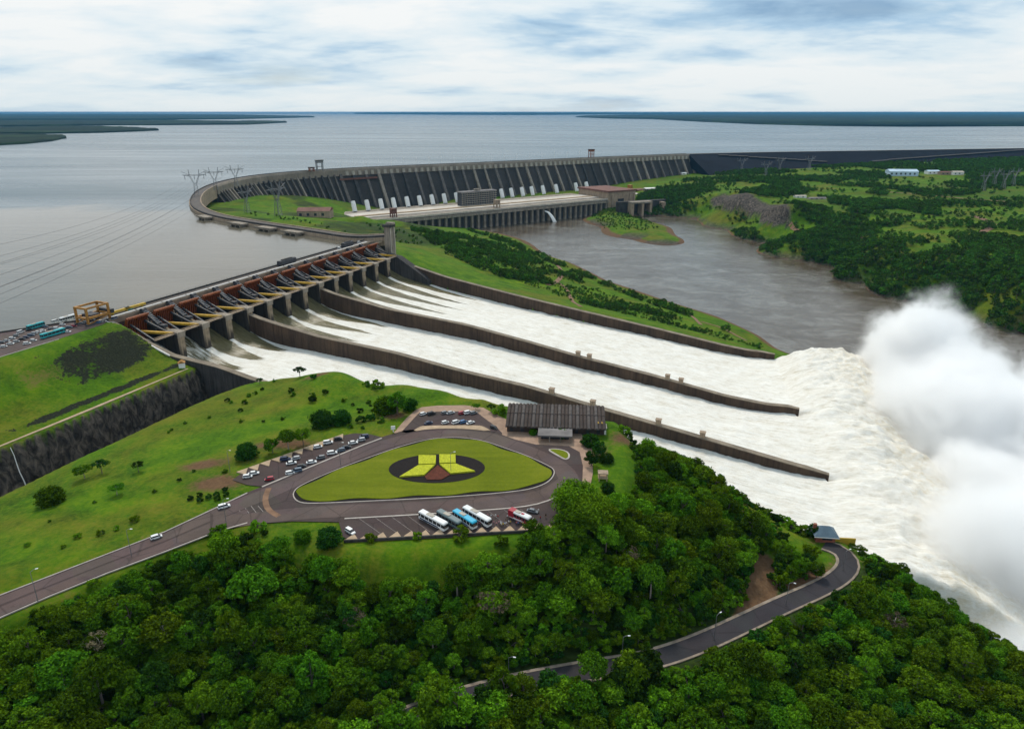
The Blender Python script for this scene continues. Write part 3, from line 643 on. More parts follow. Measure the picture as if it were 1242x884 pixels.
# ------------------------------------------------------------------ spillway
SPW = empty('spillway', (SPO.x, SPO.y, 0), SPA)
tag(SPW, 'long concrete spillway with fourteen rust red gates and two dividing walls', 'spillway')
PIERS = [14.0 + BAY * i for i in range(13)]
def build_spillway():
    # deck along the top
    mb = MB(); mb.box(-9, 5, -30, 338, 222.6, 225); mb.build('deck', M['deck'], SPW)
    mb = MB(); mb.box(-9.6, -9.0, -30, 338, 222.0, 226.3); mb.build('parapet', M['concrete_dark'], SPW)
    mb = MB(); mb.box(5.0, 5.6, -14, 338, 221.6, 225.9); mb.build('parapet', M['wall_cap'], SPW)
    mb = MB(); mb.box(2.4, 3.2, -14, 338, 225.004, 225.55); mb.build('crane_rail', M['wall_cap'], SPW)
    for i in range(14):
        y0 = S_LEFT + BAY * i
        mb = MB(); mb.box(-1.3, .5, y0 + (.7 if i else -14), y0 + BAY - .7, 225.004, 225.62); mb.build('walkway_slab', M['white_road'], SPW)
    mb = MB(); mb.slab([(-9, 120), (-9, 222.6), (5, 222.6), (8, 204), (16, 203), (22, 200), (30, 196), (40, 190), (52, 185), (66, 180), (110, 172), (110, 120)], S_LEFT - 2, S_RIGHT + 2)
    mb.build('weir', M['concrete_wet'], SPW)
    # piers
    prof = [(-9.5, 168), (-9.5, 223.5), (6.5, 223.5), (9, 221.5), (14, 217.5), (30, 212.6), (43, 211.2), (43, 168)]
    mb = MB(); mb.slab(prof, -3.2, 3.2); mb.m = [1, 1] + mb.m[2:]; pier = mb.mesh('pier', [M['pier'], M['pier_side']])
    mb = MB(); mb.box(31, 44.2, -3.8, 3.8, 211.3, 212.9); mb.box(43.004, 44.0, -3.5, 3.5, 208.6, 211.2); cap = mb.mesh('pier_cap', M['concrete'])
    # inclined hoist frame standing on each pier
    mb = MB()
    for y in (-1.8, 1.8):
        mb.bar((6.4, y, 226.8), (23, y, 216.2), .7, 2.0); mb.bar((8, y, 217), (8, y, 227.6), .9); mb.bar((15, y, 215), (15, y, 222), .7)
        mb.bar((8, y, 218), (15, y, 214.5), .5)
    for t in np.linspace(0, 1, 7): mb.bar((7 + 15 * t, -1.8, 226.4 - 9.6 * t), (7 + 15 * t, 1.8, 226.4 - 9.6 * t), .5)
    mb.box(6.6, 9.6, -2.0, 2.0, 219, 227.0); mb.box(24, 29, -2.0, 2.0, 214.4, 216.6)
    hoist = mb.mesh('hoist_frame', M['steel_dark'])
    mb = MB()
    for t in np.linspace(.05, .95, 10): mb.box(7 + 15 * t, 8.3 + 15 * t, -1.9, 1.9, 226.6 - 9.8 * t, 227.2 - 9.8 * t)
    stair = mb.mesh('stair', M['steel_grey'])
    mb = MB(); mb.box(-1.2, 1.6, -1.5, 1.5, 228.4, 230.2); mb.box(6.0, 9.2, -1.2, 1.2, 228.42, 229.8); mot = mb.mesh('winch_housing', M['steel_grey'])
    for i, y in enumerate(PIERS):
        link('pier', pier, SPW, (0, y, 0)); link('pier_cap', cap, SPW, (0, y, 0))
        h = link('hoist_frame', hoist, SPW, (0, y, 0)); link('stair', stair, h)
    # radial gates, half raised: skin, ribs, arms
    tx, tz, R = 39.0, 210.5, 28.0
    def arc(a): return (tx - R * math.cos(a), tz + R * math.sin(a))
    A = [math.radians(a) for a in np.linspace(-22, 32, 10)]
    mb = MB(); hw = BAY / 2 - 3.3
    ring = [arc(a) for a in A]; back = [(tx - (R + .9) * math.cos(a), tz + (R + .9) * math.sin(a)) for a in reversed(A)]
    mb.slab(ring + back, -hw, hw); skin = mb.mesh('gate', M['rust_red'])
    mb = MB()
    inner = [(tx - (R - 1.5) * math.cos(a), tz + (R - 1.5) * math.sin(a)) for a in reversed(A)]
    out = [(tx - (R - .02) * math.cos(a), tz + (R - .02) * math.sin(a)) for a in A]
    mb.slab(out + inner, -.17, .17); rib = mb.mesh('rib', M['rust_red'])
    beamm = []
    for a in (A[0], A[4], A[-1]):
        x, z = arc(a); mb = MB(); mb.bar((x + 1.7, -hw + .1, z), (x + 1.7, hw - .1, z), .9, 1.3); beamm.append(mb.mesh('cross_beam', M['rust_red']))
    mb = MB()
    for sg in (-1, 1):
        for a in (math.radians(20), math.radians(2)):
            x, z = arc(a); mb.bar((x + 2, sg * 6.2, z), (tx, sg * (hw - 1.0), tz + (.6 if a > .2 else -.6)), 1.15, 1.5)
        mb.bar((24, sg * 7.1, 214.2), (24, sg * 7.1, 209.5), .6); mb.bar((31, sg * 8.0, 212.6), (31, sg * 8.0, 209.6), .6)
    arm = mb.mesh('gate_arm', M['steel_dark'])
    mb = MB(); mb.box(39.6, 41.6, -hw - .1, hw + .1, 211.5, 212.3)
    for y in np.linspace(-hw, hw, 8): mb.bar((41.5, y, 212.3), (41.5, y, 213.5), .18)
    mb.bar((41.5, -hw, 213.5), (41.5, hw, 213.5), .22); mb.bar((39.7, -hw, 213.3), (39.7, hw, 213.3), .22)
    walk = mb.mesh('gate_walkway', M['tan_wall'])
    mb = MB(); mb.bar((20, -3.0, 214.6), (40.5, hw - 1.0, 212.4), 2.3, 1.6); strut = mb.mesh('gate_strut', M['yellow_steel'])
    for i in range(14):
        y = S_LEFT + BAY * (i + .5)
        g = link('gate', skin, SPW, (0, y, 0))
        for k in range(9): link('rib', rib, g, (0, -hw + .4 + (2 * hw - .8) * k / 8, 0))
        for bm_ in beamm: link('cross_beam', bm_, g)
        link('gate_arm', arm, g)
        link('gate_strut', strut, g)
        link('gate_walkway', walk, SPW, (0, y, 0))
    # dividing and training walls
    def wall(name, s, T, d0, d1, w, depth, mats, lab=None, nose=4.0):
        ds = np.arange(d0, d1 + .1, 7.0); ds[-1] = d1
        rings = []
        for d in ds:
            hw_ = w / 2 * (1 if d < d1 - 1 else .55); t = float(T(d)); t -= 1.4 * max(0, (d - (d1 - nose)) / nose)
            rings.append([(d, s - hw_, t - depth), (d, s + hw_, t - depth), (d, s + hw_, t), (d, s - hw_, t)])
        mb = MB(); mb.loft(rings); o = mb.build(name, mats, SPW)
        if lab: o['label'] = lab
        capr = [[(r[0][0], r[0][1] - .25, r[3][2] + .004), (r[0][0], r[1][1] + .25, r[3][2] + .004), (r[0][0], r[1][1] + .25, r[3][2] + .5), (r[0][0], r[0][1] - .25, r[3][2] + .5)] for r in rings]
        mb = MB(); mb.loft(capr); c = mb.build('wall_cap', M['wall_cap'], o)
        return o
    w1 = wall('divider_wall', S_W1, T1, 43.2, 505, 4.2, 26, M['concrete_wet'], 'dividing wall nearer the viewpoint with four small shafts')
    w2 = wall('divider_wall', S_W2, T2, 43.2, 486, 4.2, 26, M['concrete_wet'], 'dividing wall farther from the viewpoint with two pairs of shafts')
    w0 = wall('training_wall', S_LEFT - 2.2, T0, 0, 508, 4.0, 45, M['concrete_dark'])
    w3 = wall('training_wall', S_RIGHT + 2.2, T3, 30, 463, 4.4, 34, M['concrete_wet'])
    mb = MB(); mb.slab([(-9, 165), (-9, 224), (8, 224), (22, 214), (44, 211), (58, 203), (80, 190), (84, 186), (84, 165)], S_RIGHT - 6.0, S_RIGHT + 4.6)
    mb.build('end_block', M['concrete_dark'], SPW)
    mb = MB(); mb.slab([(-9, 165), (-9, 224), (6, 224), (22, 216.5), (42, 210.6), (46, 209), (46, 165)], S_LEFT - 5.0, S_LEFT - .4); mb.build('end_block', M['concrete_pale'], SPW)
    mb = MB(); mb.bar((3, S_LEFT - 5.6, 225.6), (64, S_LEFT - 5.6, 206.2), 1.1, .9); mb.build('stair_rail', M['white_road'], SPW)
    # small shafts standing on the walls
    mb = MB(); mb.box(-1.7, 1.7, -1.6, 1.6, 0, 3.6); mb.box(-2.0, 2.0, -1.9, 1.9, 3.602, 4.3); sh = mb.mesh('shaft', M['tan_wall'])
    mb = MB(); mb.box(1.704, 1.8, -.6, .6, .4, 2.6); dr = mb.mesh('opening', M['window'])
    for w, T, s, lst in ((w1, T1, S_W1, (317, 348, 395, 425)), (w2, T2, S_W2, (307, 317, 384, 395))):
        for d in lst: o = link('shaft', sh, w, (d, s, float(T(d)) + .1)); 
    # lattice of rail posts on the upstream side
    mb = MB()
    for y in np.arange(-28, 336, 6.1): mb.bar((-9.3, y, 226.3), (-9.3, y, 227.3), .16)
    mb.bar((-9.3, -28, 227.3), (-9.3, 337, 227.3), .16); mb.build('railing', M['steel_grey'], SPW)
build_spillway()
def build_white_water():
    ss = np.concatenate([np.linspace(S_LEFT + .1, S_RIGHT - .1, 230)]); dd = np.concatenate([np.arange(17, 440, 2.2), np.arange(440, 640, 1.5)])
    D, S = np.meshgrid(dd, ss, indexing='ij'); Z = water_z(D, S); lip = LIP(S); x = np.maximum(D - lip, 0)
    ph = np.abs((S - 14.0) / BAY - np.round((S - 14.0) / BAY)) * BAY
    wk = np.where(S < S_W1, .20, np.where(S < S_W2, .13, .10)); width = 1.1 + np.maximum(D - 44, 0) * wk
    foam = sstep(1.6, -1.2, ph - width) * sstep(40, 50, D) * .8
    foam = np.maximum(foam, .62 * sstep(3.4, 2.5, ph) * sstep(16, 24, D))
    foam = np.maximum(foam, sstep(np.where(S < S_W1, 62, 115), np.where(S < S_W1, 110, 215), D))
    foam = np.maximum(foam, .42 * sstep(60, 30, S) * (1 - sstep(60, 90, D)))
    fo = sstep(90, 190, D)
    n1 = vnoise(D, S, 9, 41) - .5; n2 = vnoise(D, S, 3.6, 42, 3) - .5; nb = vnoise(D * .6, S, 26, 43) - .5
    Z = Z + fo * (n1 * 1.5 + n2 * .9) + .25 * n2
    tj = sstep(2, 45, x)
    torn = sstep(10, 60, x)
    Z = Z + tj * (nb * 9 + n1 * 5.5 + n2 * 2.6)
    # the wake behind each wall end is hollow, the edge of the sheet breaks up
    for sw, l in ((S_W1, 505), (S_W2, 486)):
        xx = np.maximum(D - l, 0); Z = Z - 3.0 * np.exp(-((S - sw) / 3.2) ** 2) * np.exp(-xx / 16) * (D > l - 2) + 2.4 * np.exp(-((S - sw) / 9) ** 2) * sstep(4, 30, xx)
    hide = (np.abs(S - S_W1) < 1.0) | (np.abs(S - S_W2) < 1.0)
    Sx = S + (S - 160) / 170 * .13 * x + tj * 1.5 * n1
    edge = np.minimum(S - S_LEFT, S_RIGHT - S)
    Z = Z - tj * 14 * sstep(6, 0, edge) ** 2
    o = link('white_water', grid_mesh('white_water', D, Sx, Z, M['white_water'], dict(foam=np.clip(foam, 0, 1), torn=torn * .55)), None, (SPO.x, SPO.y, 0), SPA)
    o['kind'] = 'structure'
build_white_water()

def build_plunge_foam():
    D, S = np.meshgrid(np.arange(585, 850, 4.0), np.arange(-150, 390, 4.0), indexing='ij')
    n1 = vnoise(D, S, 30, 61) - .5; n2 = vnoise(D, S, 9, 62) - .5; r = np.hypot((D - 640) / 150, (S - 110) / 260)
    Z = 100.6 + (1 - sstep(.4, 1.0, r)) * (5 + n1 * 7 + n2 * 4); foam = 1.15 * (1 - sstep(.35, 1.05, r + n1 * .7))
    keep = (r + n1 * .5)[:-1, :-1] < 1.0
    o = link('plunge_foam', grid_mesh('plunge_foam', D, S, Z, M['white_water'], dict(foam=np.clip(foam, 0, 1), torn=np.full(D.shape, .3)), keep=keep), None, (SPO.x, SPO.y, 0), SPA); o['kind'] = 'structure'
build_plunge_foam()
# ------------------------------------------------------------------ dam, powerhouse and everything across the water
def frame_at(pts, i):
    a, b = pts[max(i - 1, 0)], pts[min(i + 1, len(pts) - 1)]; t = (b - a).normalized(); t.z = 0
    return pts[i], t, Vector((t.y, -t.x, 0))
def sweep(pts, sec, m, name, parent, zfun=None):
    """sec: list of (n, z) cross-section points, n to the downstream side"""
    rings = []
    for i in range(len(pts)):
        p, t, n = frame_at(pts, i); rings.append([(p.x + n.x * a, p.y + n.y * a, z if zfun is None else zfun(i, a, z)) for a, z in sec])
    return MB().loft(rings).build(name, m, parent)
i_left = min(range(len(CREST)), key=lambda i: CREST[i].x)          # the westernmost bend
i_main = min(range(len(CREST)), key=lambda i: (CREST[i] - Vector((-471, 1902, 225))).length)
def build_dam():
    wing = tag(empty('wing_dam', (0, 0, 0)), 'low curved concrete wing dam bending round the green bank', 'dam')
    main = tag(empty('main_dam', (0, 0, 0)), 'high grey buttressed main dam behind the white penstocks', 'dam')
    i_b = max(0, i_left - 14)
    near, curve, mainp = CREST[:i_b + 1], CREST[i_b:i_main + 1], CREST[i_main:]
    for pts, par in ((near, wing), (curve, wing), (mainp, main)):
        sweep(pts, [(-7.4, 222.5), (7.4, 222.5), (7.4, 225), (-7.4, 225)], M['deck'] if par is wing else M['concrete'], 'crest_road', par)
        sweep(pts, [(-9, 190), (-7.404, 190), (-7.404, 226.6), (-9, 226.6)], M['concrete_dark'], 'upstream_wall', par)
    sweep(near, [(7.404, 200), (9, 200), (9, 226), (7.404, 226)], M['tan_wall'], 'downstream_wall', wing)
    sweep(near, [(-10.6, 214), (-9.004, 214), (-9.004, 224.2), (-10.6, 224.2)], M['tan_wall'], 'wave_wall', wing)
    for pts, par in ((curve, wing), (mainp, main)):
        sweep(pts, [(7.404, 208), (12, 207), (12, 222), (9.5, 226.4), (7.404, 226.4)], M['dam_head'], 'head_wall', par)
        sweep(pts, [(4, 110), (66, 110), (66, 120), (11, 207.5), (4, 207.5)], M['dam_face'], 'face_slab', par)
    # buttresses
    def butt(w0, w1):
        mb = MB(); pr = [(8, 214), (12.3, 212), (17, 207), (82, 112), (60, 112), (8, 200)]
        vs = [(-(w0 if z > 205 else w1) / 2, y, z) for y, z in pr] + [((w0 if z > 205 else w1) / 2, y, z) for y, z in pr]; n = len(pr)
        mb.add(vs, [tuple(range(n)), tuple(range(2 * n - 1, n - 1, -1))] + [(i, n + i, n + (i + 1) % n, (i + 1) % n) for i in range(n)]); return mb
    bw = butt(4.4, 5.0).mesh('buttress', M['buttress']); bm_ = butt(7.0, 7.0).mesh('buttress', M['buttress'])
    for pts, par, me, step in ((curve, wing, bw, 19.0), (mainp, main, bm_, 37.5)):
        rs = resample(pts, step)
        for i in range(1 if par is wing else 0, len(rs)):
            p, t, n = frame_at(rs, i); o = link('buttress', me, par, (p.x, p.y, 0), math.atan2(n.y, n.x) - math.pi / 2); o.scale.x = random.uniform(.72, 1.25)
            if random.random() < .4: o.material_slots[0].link = 'OBJECT'; o.material_slots[0].material = random.choice([M['dam_head'], M['concrete'], M['concrete_dark']])
    # narrow upper band of paler blocks on the main dam
    mb = MB(); mb.box(-4, 4, 12.2, 15.5, 208.5, 219); blk = mb.mesh('gallery_block', M['concrete_pale'])
    rs = resample(mainp, 18.75)
    for i in range(1, len(rs) - 1):
        p, t, n = frame_at(rs, i); link('gallery_block', blk, main, (p.x, p.y, 0), math.atan2(n.y, n.x) - math.pi / 2)
    mb = MB(); mb.box(-55, 55, 20, 26, 197, 200); mb.box(-55, 55, 25, 26, 200, 202)
    p, t, n = frame_at(CREST, i_main + 6); link('access_gallery', mb.mesh('access_gallery', M['rust_roof']), main, (p.x, p.y, 0), math.atan2(n.y, n.x) - math.pi / 2)
    # penstocks
    for u in (430.7, 447, 463.7, 479, 495.4, 510.5, 525.6, 540.4, 555.2, 571, 587, 598, 609.8, 621.8, 634.8, 646.5, 660, 676, 700, 712.8):
        v = 257 + (231 - 257) * (u - 430.7) / (712.8 - 430.7); b = P(u, v, 143)
        mb = MB(); up = Vector((-.42, .62, 0)); mb.tube([Vector((0, 0, 0)), up * 9 + Vector((0, 0, 17)), up * 13 + Vector((0, 0, 24))], [5.6, 5.6, 5.0], 14)
        mb.build('penstock', M['white_paint'], main, b, smooth=False)
    # platforms that stand out into the lake from the wing dam
    mb = MB(); mb.box(-15, 15, -13, 1, 222.5, 224.6); mb.box(-17, 17, -14, -12.6, 224.604, 225.4)
    for x in (-11, 0, 11): mb.box(x - 1.6, x + 1.6, -11, -3, 190, 222.5)
    plat = mb.mesh('intake_platform', M['concrete'])
    for j, (u, v) in enumerate([(250, 262), (278, 271), (313, 277), (340, 283)]):
        b = P(u, v, 225); i = min(range(len(CREST)), key=lambda i: (CREST[i] - b).length); p, t, n = frame_at(CREST, i)
        link('intake_platform', plat, wing, p + n * -10.6 - Vector((0, 0, 225)), math.atan2(n.y, n.x) - math.pi / 2)
    return wing, main
build_dam()
def lamp_mast(u, v, h, label, group):
    b = P(u, v, 225); mb = MB(); mb.tube([(0, 0, 0), (0, 0, h)], [.55, .35], 6); mb.box(-1.6, 1.6, -.5, .5, h, h + .7)
    return tag(mb.build('light_mast', M['white_paint'], None, b), label, 'light mast', group)
for k in range(21): 
    u = 414 + k * 15.2; v = float(np.interp(u, [410, 500, 620, 717, 835], [205, 201, 196, 191.5, 187])) - .5
    lamp_mast(u, v, 21, 'thin white light mast on the main dam crest', 'light masts on the dam crest')
def line_frame(a, b):
    a, b = Vector(a), Vector(b); t = (b - a).normalized(); return a, t, Vector((t.y, -t.x, 0)), (b - a).length
def build_powerhouse():
    a, t, n, L = line_frame((-388, 1664, 0), (172, 2048, 0)); rz = math.atan2(t.y, t.x)   # local x along, -y towards the river
    ph = tag(empty('powerhouse', (a.x, a.y, 0), rz), 'long flat powerhouse with pale roof deck above the brown river', 'powerhouse')
    wd = -150.0
    MB().box(-30, L + 6, -150, 6, 96, 138).build('wall', M['concrete_dark'], ph)
    MB().box(-34, L + 8, -154, -118, 138.004, 142).build('road_deck', M['concrete'], ph)
    MB().box(-34, L + 8, -117.5, -40, 138.004, 144).build('roof', M['deck_pale'], ph)
    MB().box(-34, L + 8, -39.5, 8, 138.004, 143).build('roof', M['concrete'], ph)
    MB().box(-30, L, -100, -92, 144.004, 146).build('roof_ridge', M['paving_tan'], ph)
    MB().box(-34, L + 8, -156, -154.004, 139.5, 143.4).build('parapet', M['concrete_pale'], ph)
    MB().box(-34, L + 8, -160, -150.004, 132, 137.5).build('crane_beam', M['concrete'], ph)
    mb = MB(); mb.slab([(-2.6, 94), (2.6, 94), (2.6, 131.9), (-2.6, 131.9)], -158, -150.004); pier = mb.mesh('draft_pier', M['concrete'])
    for k in range(40): link('draft_pier', pier, ph, (-26 + (L + 28) * k / 39, 0, 0))
    # gatehouse boxes on the road deck
    for x, c in ((48, 'rust_roof'), (332, 'tan_wall')):
        g = MB(); g.box(-6, 6, -7, 7, 8, 20); 
        for sx in (-5, 5):
            for sy in (-6, 6): g.box(sx - 1, sx + 1, sy - 1, sy + 1, 0, 8)
        o = g.build('gantry_crane', M[c], None, tuple(Vector((a.x, a.y, 142)) + t * x + n * 134), rz)
        tag(o, 'red brown gantry crane near the left end of the powerhouse deck' if x < 100 else 'tan gantry crane in front of the grid fronted office block', 'crane')
    # spout of water from the face
    mb = MB(); rings = []
    for k in range(9):
        f = k / 8; c = Vector((L * .685 + 14 * f, -159 - 26 * f, 126 - 27 * f * f)); r = 2.2 + 4.2 * f
        rings.append([(c.x + r * math.cos(q), c.y, c.z + r * .6 * math.sin(q)) for q in np.linspace(0, 2 * math.pi, 9)[:-1]])
    mb.loft(rings); sp = mb.build('outlet_jet', M['white_paint'], None, (a.x, a.y, 0), rz, True); sp['kind'] = 'structure'
    # office block with its grid of floors
    off = tag(empty('office_block', tuple(Vector((a.x, a.y, 144)) + t * 318 + n * 62), rz), 'grey office block with gridded front on the powerhouse deck', 'building')
    MB().box(-52, 52, -11, 11, 0, 33).build('wall', M['steel_dark'], off)
    MB().box(-54, 54, -13, 13, 33.004, 35).build('roof', M['grey_roof'], off)
    fl = MB().box(-53, 53, -13, -11.004, -.4, .4).mesh('floor_slab', M['concrete_pale'])
    for k in range(7): link('floor_slab', fl, off, (0, 0, 2.0 + 5.0 * k))
    ml = MB().box(-.45, .45, -12.6, -11.004, 0, 32.9).mesh('mullion', M['concrete'])
    for k in range(15): link('mullion', ml, off, (-50 + 100 * k / 14, 0, 0))
    MB().box(-8, 8, -4, 4, 35.004, 40).build('stair_head', M['concrete'], off)
    # tall erection hall
    hall = tag(empty('erection_hall', tuple(Vector((a.x, a.y, 0)) + t * (L + 60) + n * 92), rz), 'tall tan block at the end of the powerhouse beside the river', 'building')
    MB().box(-52, 52, -64, 64, 94, 160).build('wall', M['tan_wall'], hall)
    MB().slab([(-55, 160.004), (55, 160.004), (55, 162.5), (-55, 164)], -67, 67).build('roof', M['rust_roof'], hall)
    b = MB().box(-14, 6, -66, -64.004, 94, 140); b.build('recess', M['window'], hall)
    for x in (-36, 30, 46): MB().box(x - 3, x + 3, -66.5, -64.004, 94, 152).build('pilaster', M['tan_wall'], hall)
    # canal side wing
    cn = tag(empty('canal_powerhouse', tuple(Vector((a.x, a.y, 0)) + t * (L + 118) + n * 60), rz), 'shorter powerhouse wing with columns beyond the tan block', 'powerhouse')
    MB().box(0, 150, -40, 60, 134, 140).build('roof', M['deck_pale'], cn)
    MB().box(0, 150, -20, 60, 96, 133.9).build('wall', M['concrete_dark'], cn)
    MB().box(0, 140, 0, 30, 140.004, 146).build('roof_ridge', M['rust_roof'], cn)
    col = MB().box(-2.4, 2.4, -38, -33, 96, 133.9).mesh('column', M['tan_wall'])
    for k in range(12): link('column', col, cn, (3 + 144 * k / 11, 0, 0))
    MB().box(38, 48, -28, -16, 140.004, 166).build('crane', M['orange_steel'], cn)
    # diversion works at the head of the side channel
    dv = tag(empty('diversion_gate', tuple(P(790, 262, 98)), rz - .2), 'dark concrete diversion gate with red brown piers beside the island', 'gate')
    MB().box(-95, 60, 20, 34, 0, 40).build('wall', M['concrete_dark'], dv)
    for x in (-62, -30, -4, 40): MB().box(x - 3.4, x + 3.4, -2, 19.99, 0, 36).build('pier', M['tan_wall'], dv)
    MB().box(-66, 0, -3, 19.9, 36.004, 40.5).build('deck', M['concrete'], dv)
build_powerhouse()
def build_crane(u, v, z, w, h, m, label, name='gantry_crane'):
    r = tag(empty(name, P(u, v, z), .55), label, 'crane')
    for sx in (-1, 1):
        for sy in (-1, 1): MB().box(sx * w * .42 - .9, sx * w * .42 + .9, sy * 5 - .9, sy * 5 + .9, 0, h * .78).build('leg', m, r)
    MB().box(-w / 2, w / 2, -6.5, 6.5, h * .78 + .004, h).build('bridge', m, r)
    MB().box(-w * .45, w * .45, -6, 6, h * .42, h * .47).build('brace', m, r)
    MB().box(-w * .56, w * .56, -7.5, 7.5, h + .004, h + 2).build('roof', M['steel_dark'], r)
    return r
build_crane(388, 207.5, 225, 18, 26, M['steel_grey'], 'grey gantry crane on the dam crest above the curve')
build_crane(717, 191.5, 225, 17, 26, M['rust_red'], 'red gantry crane on the dam crest above the erection hall')
build_crane(378, 208, 225, 13, 9, M['rust_red'], 'small red crane beside the taller grey gantry on the dam crest')

def build_rockfill():
    b = NB('rockfill'); n = b.noise(.03, 7, .7); n2 = b.noise(.008, 4, .6)
    b.principled(b.ramp(b.math('ADD', b.math('MULTIPLY', n, .6), b.math('MULTIPLY', n2, .4)), (.3, (.005, .007, .012)), (.7, (.016, .019, .028))), .95, spec=.1)
    pts = resample(chaikin(ROCKFILL, 2), 40)
    emb = tag(empty('rockfill_dam', (0, 0, 0)), 'long dark rockfill embankment dam behind the far bank', 'dam')
    sweep(pts, [(-60, 195), (190, 140), (7, 224), (6.9, 225), (-6.9, 225), (-7, 224)], b.mat, 'slope', emb)
    sweep(pts, [(-5, 225.004), (5, 225.004), (5, 225.5), (-5, 225.5)], M['concrete'], 'crest_road', emb)
    def track(a0, a1, z0, z1):
        q = []
        for k in range(25):
            f = k / 24; i = int(round((a0 + (a1 - a0) * f) * (len(pts) - 1))); p, t, n_ = frame_at(pts, i); z = z0 + (z1 - z0) * f
            q.append(p + n_ * (7 + (224 - z) * 183 / 84) + Vector((0, 0, z - 225)))
        rings = [[c + Vector((0, -5, 1.0)), c + Vector((0, 5, 3.2)), c + Vector((0, 5, 4.2)), c + Vector((0, -5, 2.0))] for c in q]
        MB().loft(rings).build('access_track', M['concrete_dark'], emb)
    track(.02, .10, 219, 190); track(.135, .30, 188, 222)
build_rockfill()
def far_land(name, shore, back, h, z=220.0, n=90, seed=0):
    a = resample([P(u, v, z) for u, v in shore], 1)[::1] if False else None
    def along(lst, n):
        pts = [P(u, v, z) for u, v in lst]; L = [0]
        for p, q in zip(pts, pts[1:]): L.append(L[-1] + (q - p).length)
        us = [l / L[-1] for l in L]; return np.array([[np.interp(f, us, [p[k] for p in pts]) for k in (0, 1)] for f in np.linspace(0, 1, n)])
    A, B = along(shore, n), along(back, n); rows = [0, .0, .06, .2, .4, .6, .8, 1.0]
    X = np.stack([A[:, 0] * (1 - r) + B[:, 0] * r for r in rows]); Y = np.stack([A[:, 1] * (1 - r) + B[:, 1] * r for r in rows])
    rng = np.hypot(X, Y); wob = (vnoise(X, Y, np.median(rng) * .08, seed) - .5) * rng * .012
    Y = Y + wob * np.array([1, 1, 1, .6, .3, 0, 0, 0])[:, None]
    prof = np.array([0, .55, .85, 1, 1.1, 1.15, 1.2, 1.0])[:, None]
    Z = z - 2 + prof * h * (.65 + .7 * vnoise(X, Y, np.median(rng) * .02, seed + 1)); Z[0] = z - 3
    o = link(name, grid_mesh(name, X, Y, Z, FARM)); o['kind'] = 'structure'; return o
_b = NB('far_woodland'); _n = _b.noise(.004, 7, .7); _p = _b.noise(.0012, 5, .65)
FARM = (_b.principled(_b.mix(_b.ramp(_p, (.52, 0.0), (.66, .8)), _b.ramp(_n, (.3, (.006, .013, .010)), (.7, (.020, .036, .020))), (.035, .065, .026)), .95, spec=.05), _b.mat)[1]
def build_far():
    far_land('far_shore', [(-120, 186), (-40, 179), (0, 176.5), (35, 174.5), (62, 171.5), (79, 168)], [(-120, 170), (-40, 166), (0, 164.5), (35, 165), (60, 166), (76, 167)], 16, seed=3)
    far_land('far_shore', [(-160, 166), (0, 162.8), (60, 162.5), (120, 161.5), (160, 160), (192, 158.5)], [(-160, 158), (0, 156), (60, 154.5), (120, 154.5), (160, 156), (188, 157.8)], 17, seed=5)
    far_land('far_shore', [(-160, 156), (0, 154), (100, 152.5), (200, 152.2), (300, 151.5), (348, 149)], [(-160, 148), (0, 147), (100, 147), (200, 147), (300, 148), (345, 148.2)], 20, seed=7)
    far_land('far_shore', [(-160, 148), (0, 146.2), (150, 146), (280, 145), (382, 142.6)], [(-160, 139), (0, 138.6), (150, 138.8), (280, 139.6), (380, 142.2)], 28, seed=9)
    far_land('far_shore', [(698, 142.5), (740, 144.2), (790, 144.8), (850, 148), (920, 151), (1000, 153), (1100, 154), (1242, 153.4), (1420, 156)], [(705, 141.8), (740, 140.6), (790, 139.4), (850, 138.8), (920, 138.5), (1000, 138.4), (1100, 138.3), (1242, 138.2), (1420, 138.2)], 30, seed=11, n=140)
    far_land('far_hills', [(430, 138.6), (560, 139.6), (640, 139.8), (760, 139), (900, 138.4), (1100, 138.2), (1420, 138.2)], [(430, 138.2), (560, 138), (640, 137.8), (760, 137.6), (900, 137.4), (1100, 137.3), (1420, 137.3)], 90, seed=13, n=140)
build_far()
# ------------------------------------------------------------------ pylons and their lines
def lattice(mb, a, b, w0, w1, n=5, t=.5):
    a, b = Vector(a), Vector(b)
    for i in range(n):
        f0, f1 = i / n, (i + 1) / n; p0, p1 = a.lerp(b, f0), a.lerp(b, f1); h0 = w0 + (w1 - w0) * f0; h1 = w0 + (w1 - w0) * f1
        c0 = [p0 + Vector((x * h0, y * h0, 0)) for x, y in ((-1, -1), (1, -1), (1, 1), (-1, 1))]; c1 = [p1 + Vector((x * h1, y * h1, 0)) for x, y in ((-1, -1), (1, -1), (1, 1), (-1, 1))]
        for k in range(4):
            mb.bar(c0[k], c1[k], t); mb.bar(c0[k], c1[(k + 1) % 4], t * .6)
def pylon_meshes():
    m = M['steel_grey']; base = MB(); lattice(base, (0, 0, 0), (0, 0, 24), 4.6, 2.6, 5, .5)
    head = MB()
    for sg in (-1, 1):
        lattice(head, (sg * 1.5, 0, 24), (sg * 9, 0, 42), 1.2, .9, 4, .42); lattice(head, (sg * 9, 0, 42), (sg * 10, 0, 54), .9, .3, 3, .36)
        head.bar((sg * 10, 0, 44), (sg * 24, 0, 51), .6); head.bar((sg * 10, 0, 42), (sg * 22, 0, 43), .7)
    head.bar((-22, 0, 43.4), (22, 0, 43.4), .8); head.bar((-14, 0, 41.2), (14, 0, 41.2), .7)
    ins = MB()
    for x in (-18, 0, 18): ins.tube([(x, 0, 42.5), (x, 0, 34)], .45, 6)
    return base.mesh('mast', m), head.mesh('cross_arm', m), ins.mesh('insulator', M['concrete_dark'])
PYL = pylon_meshes()
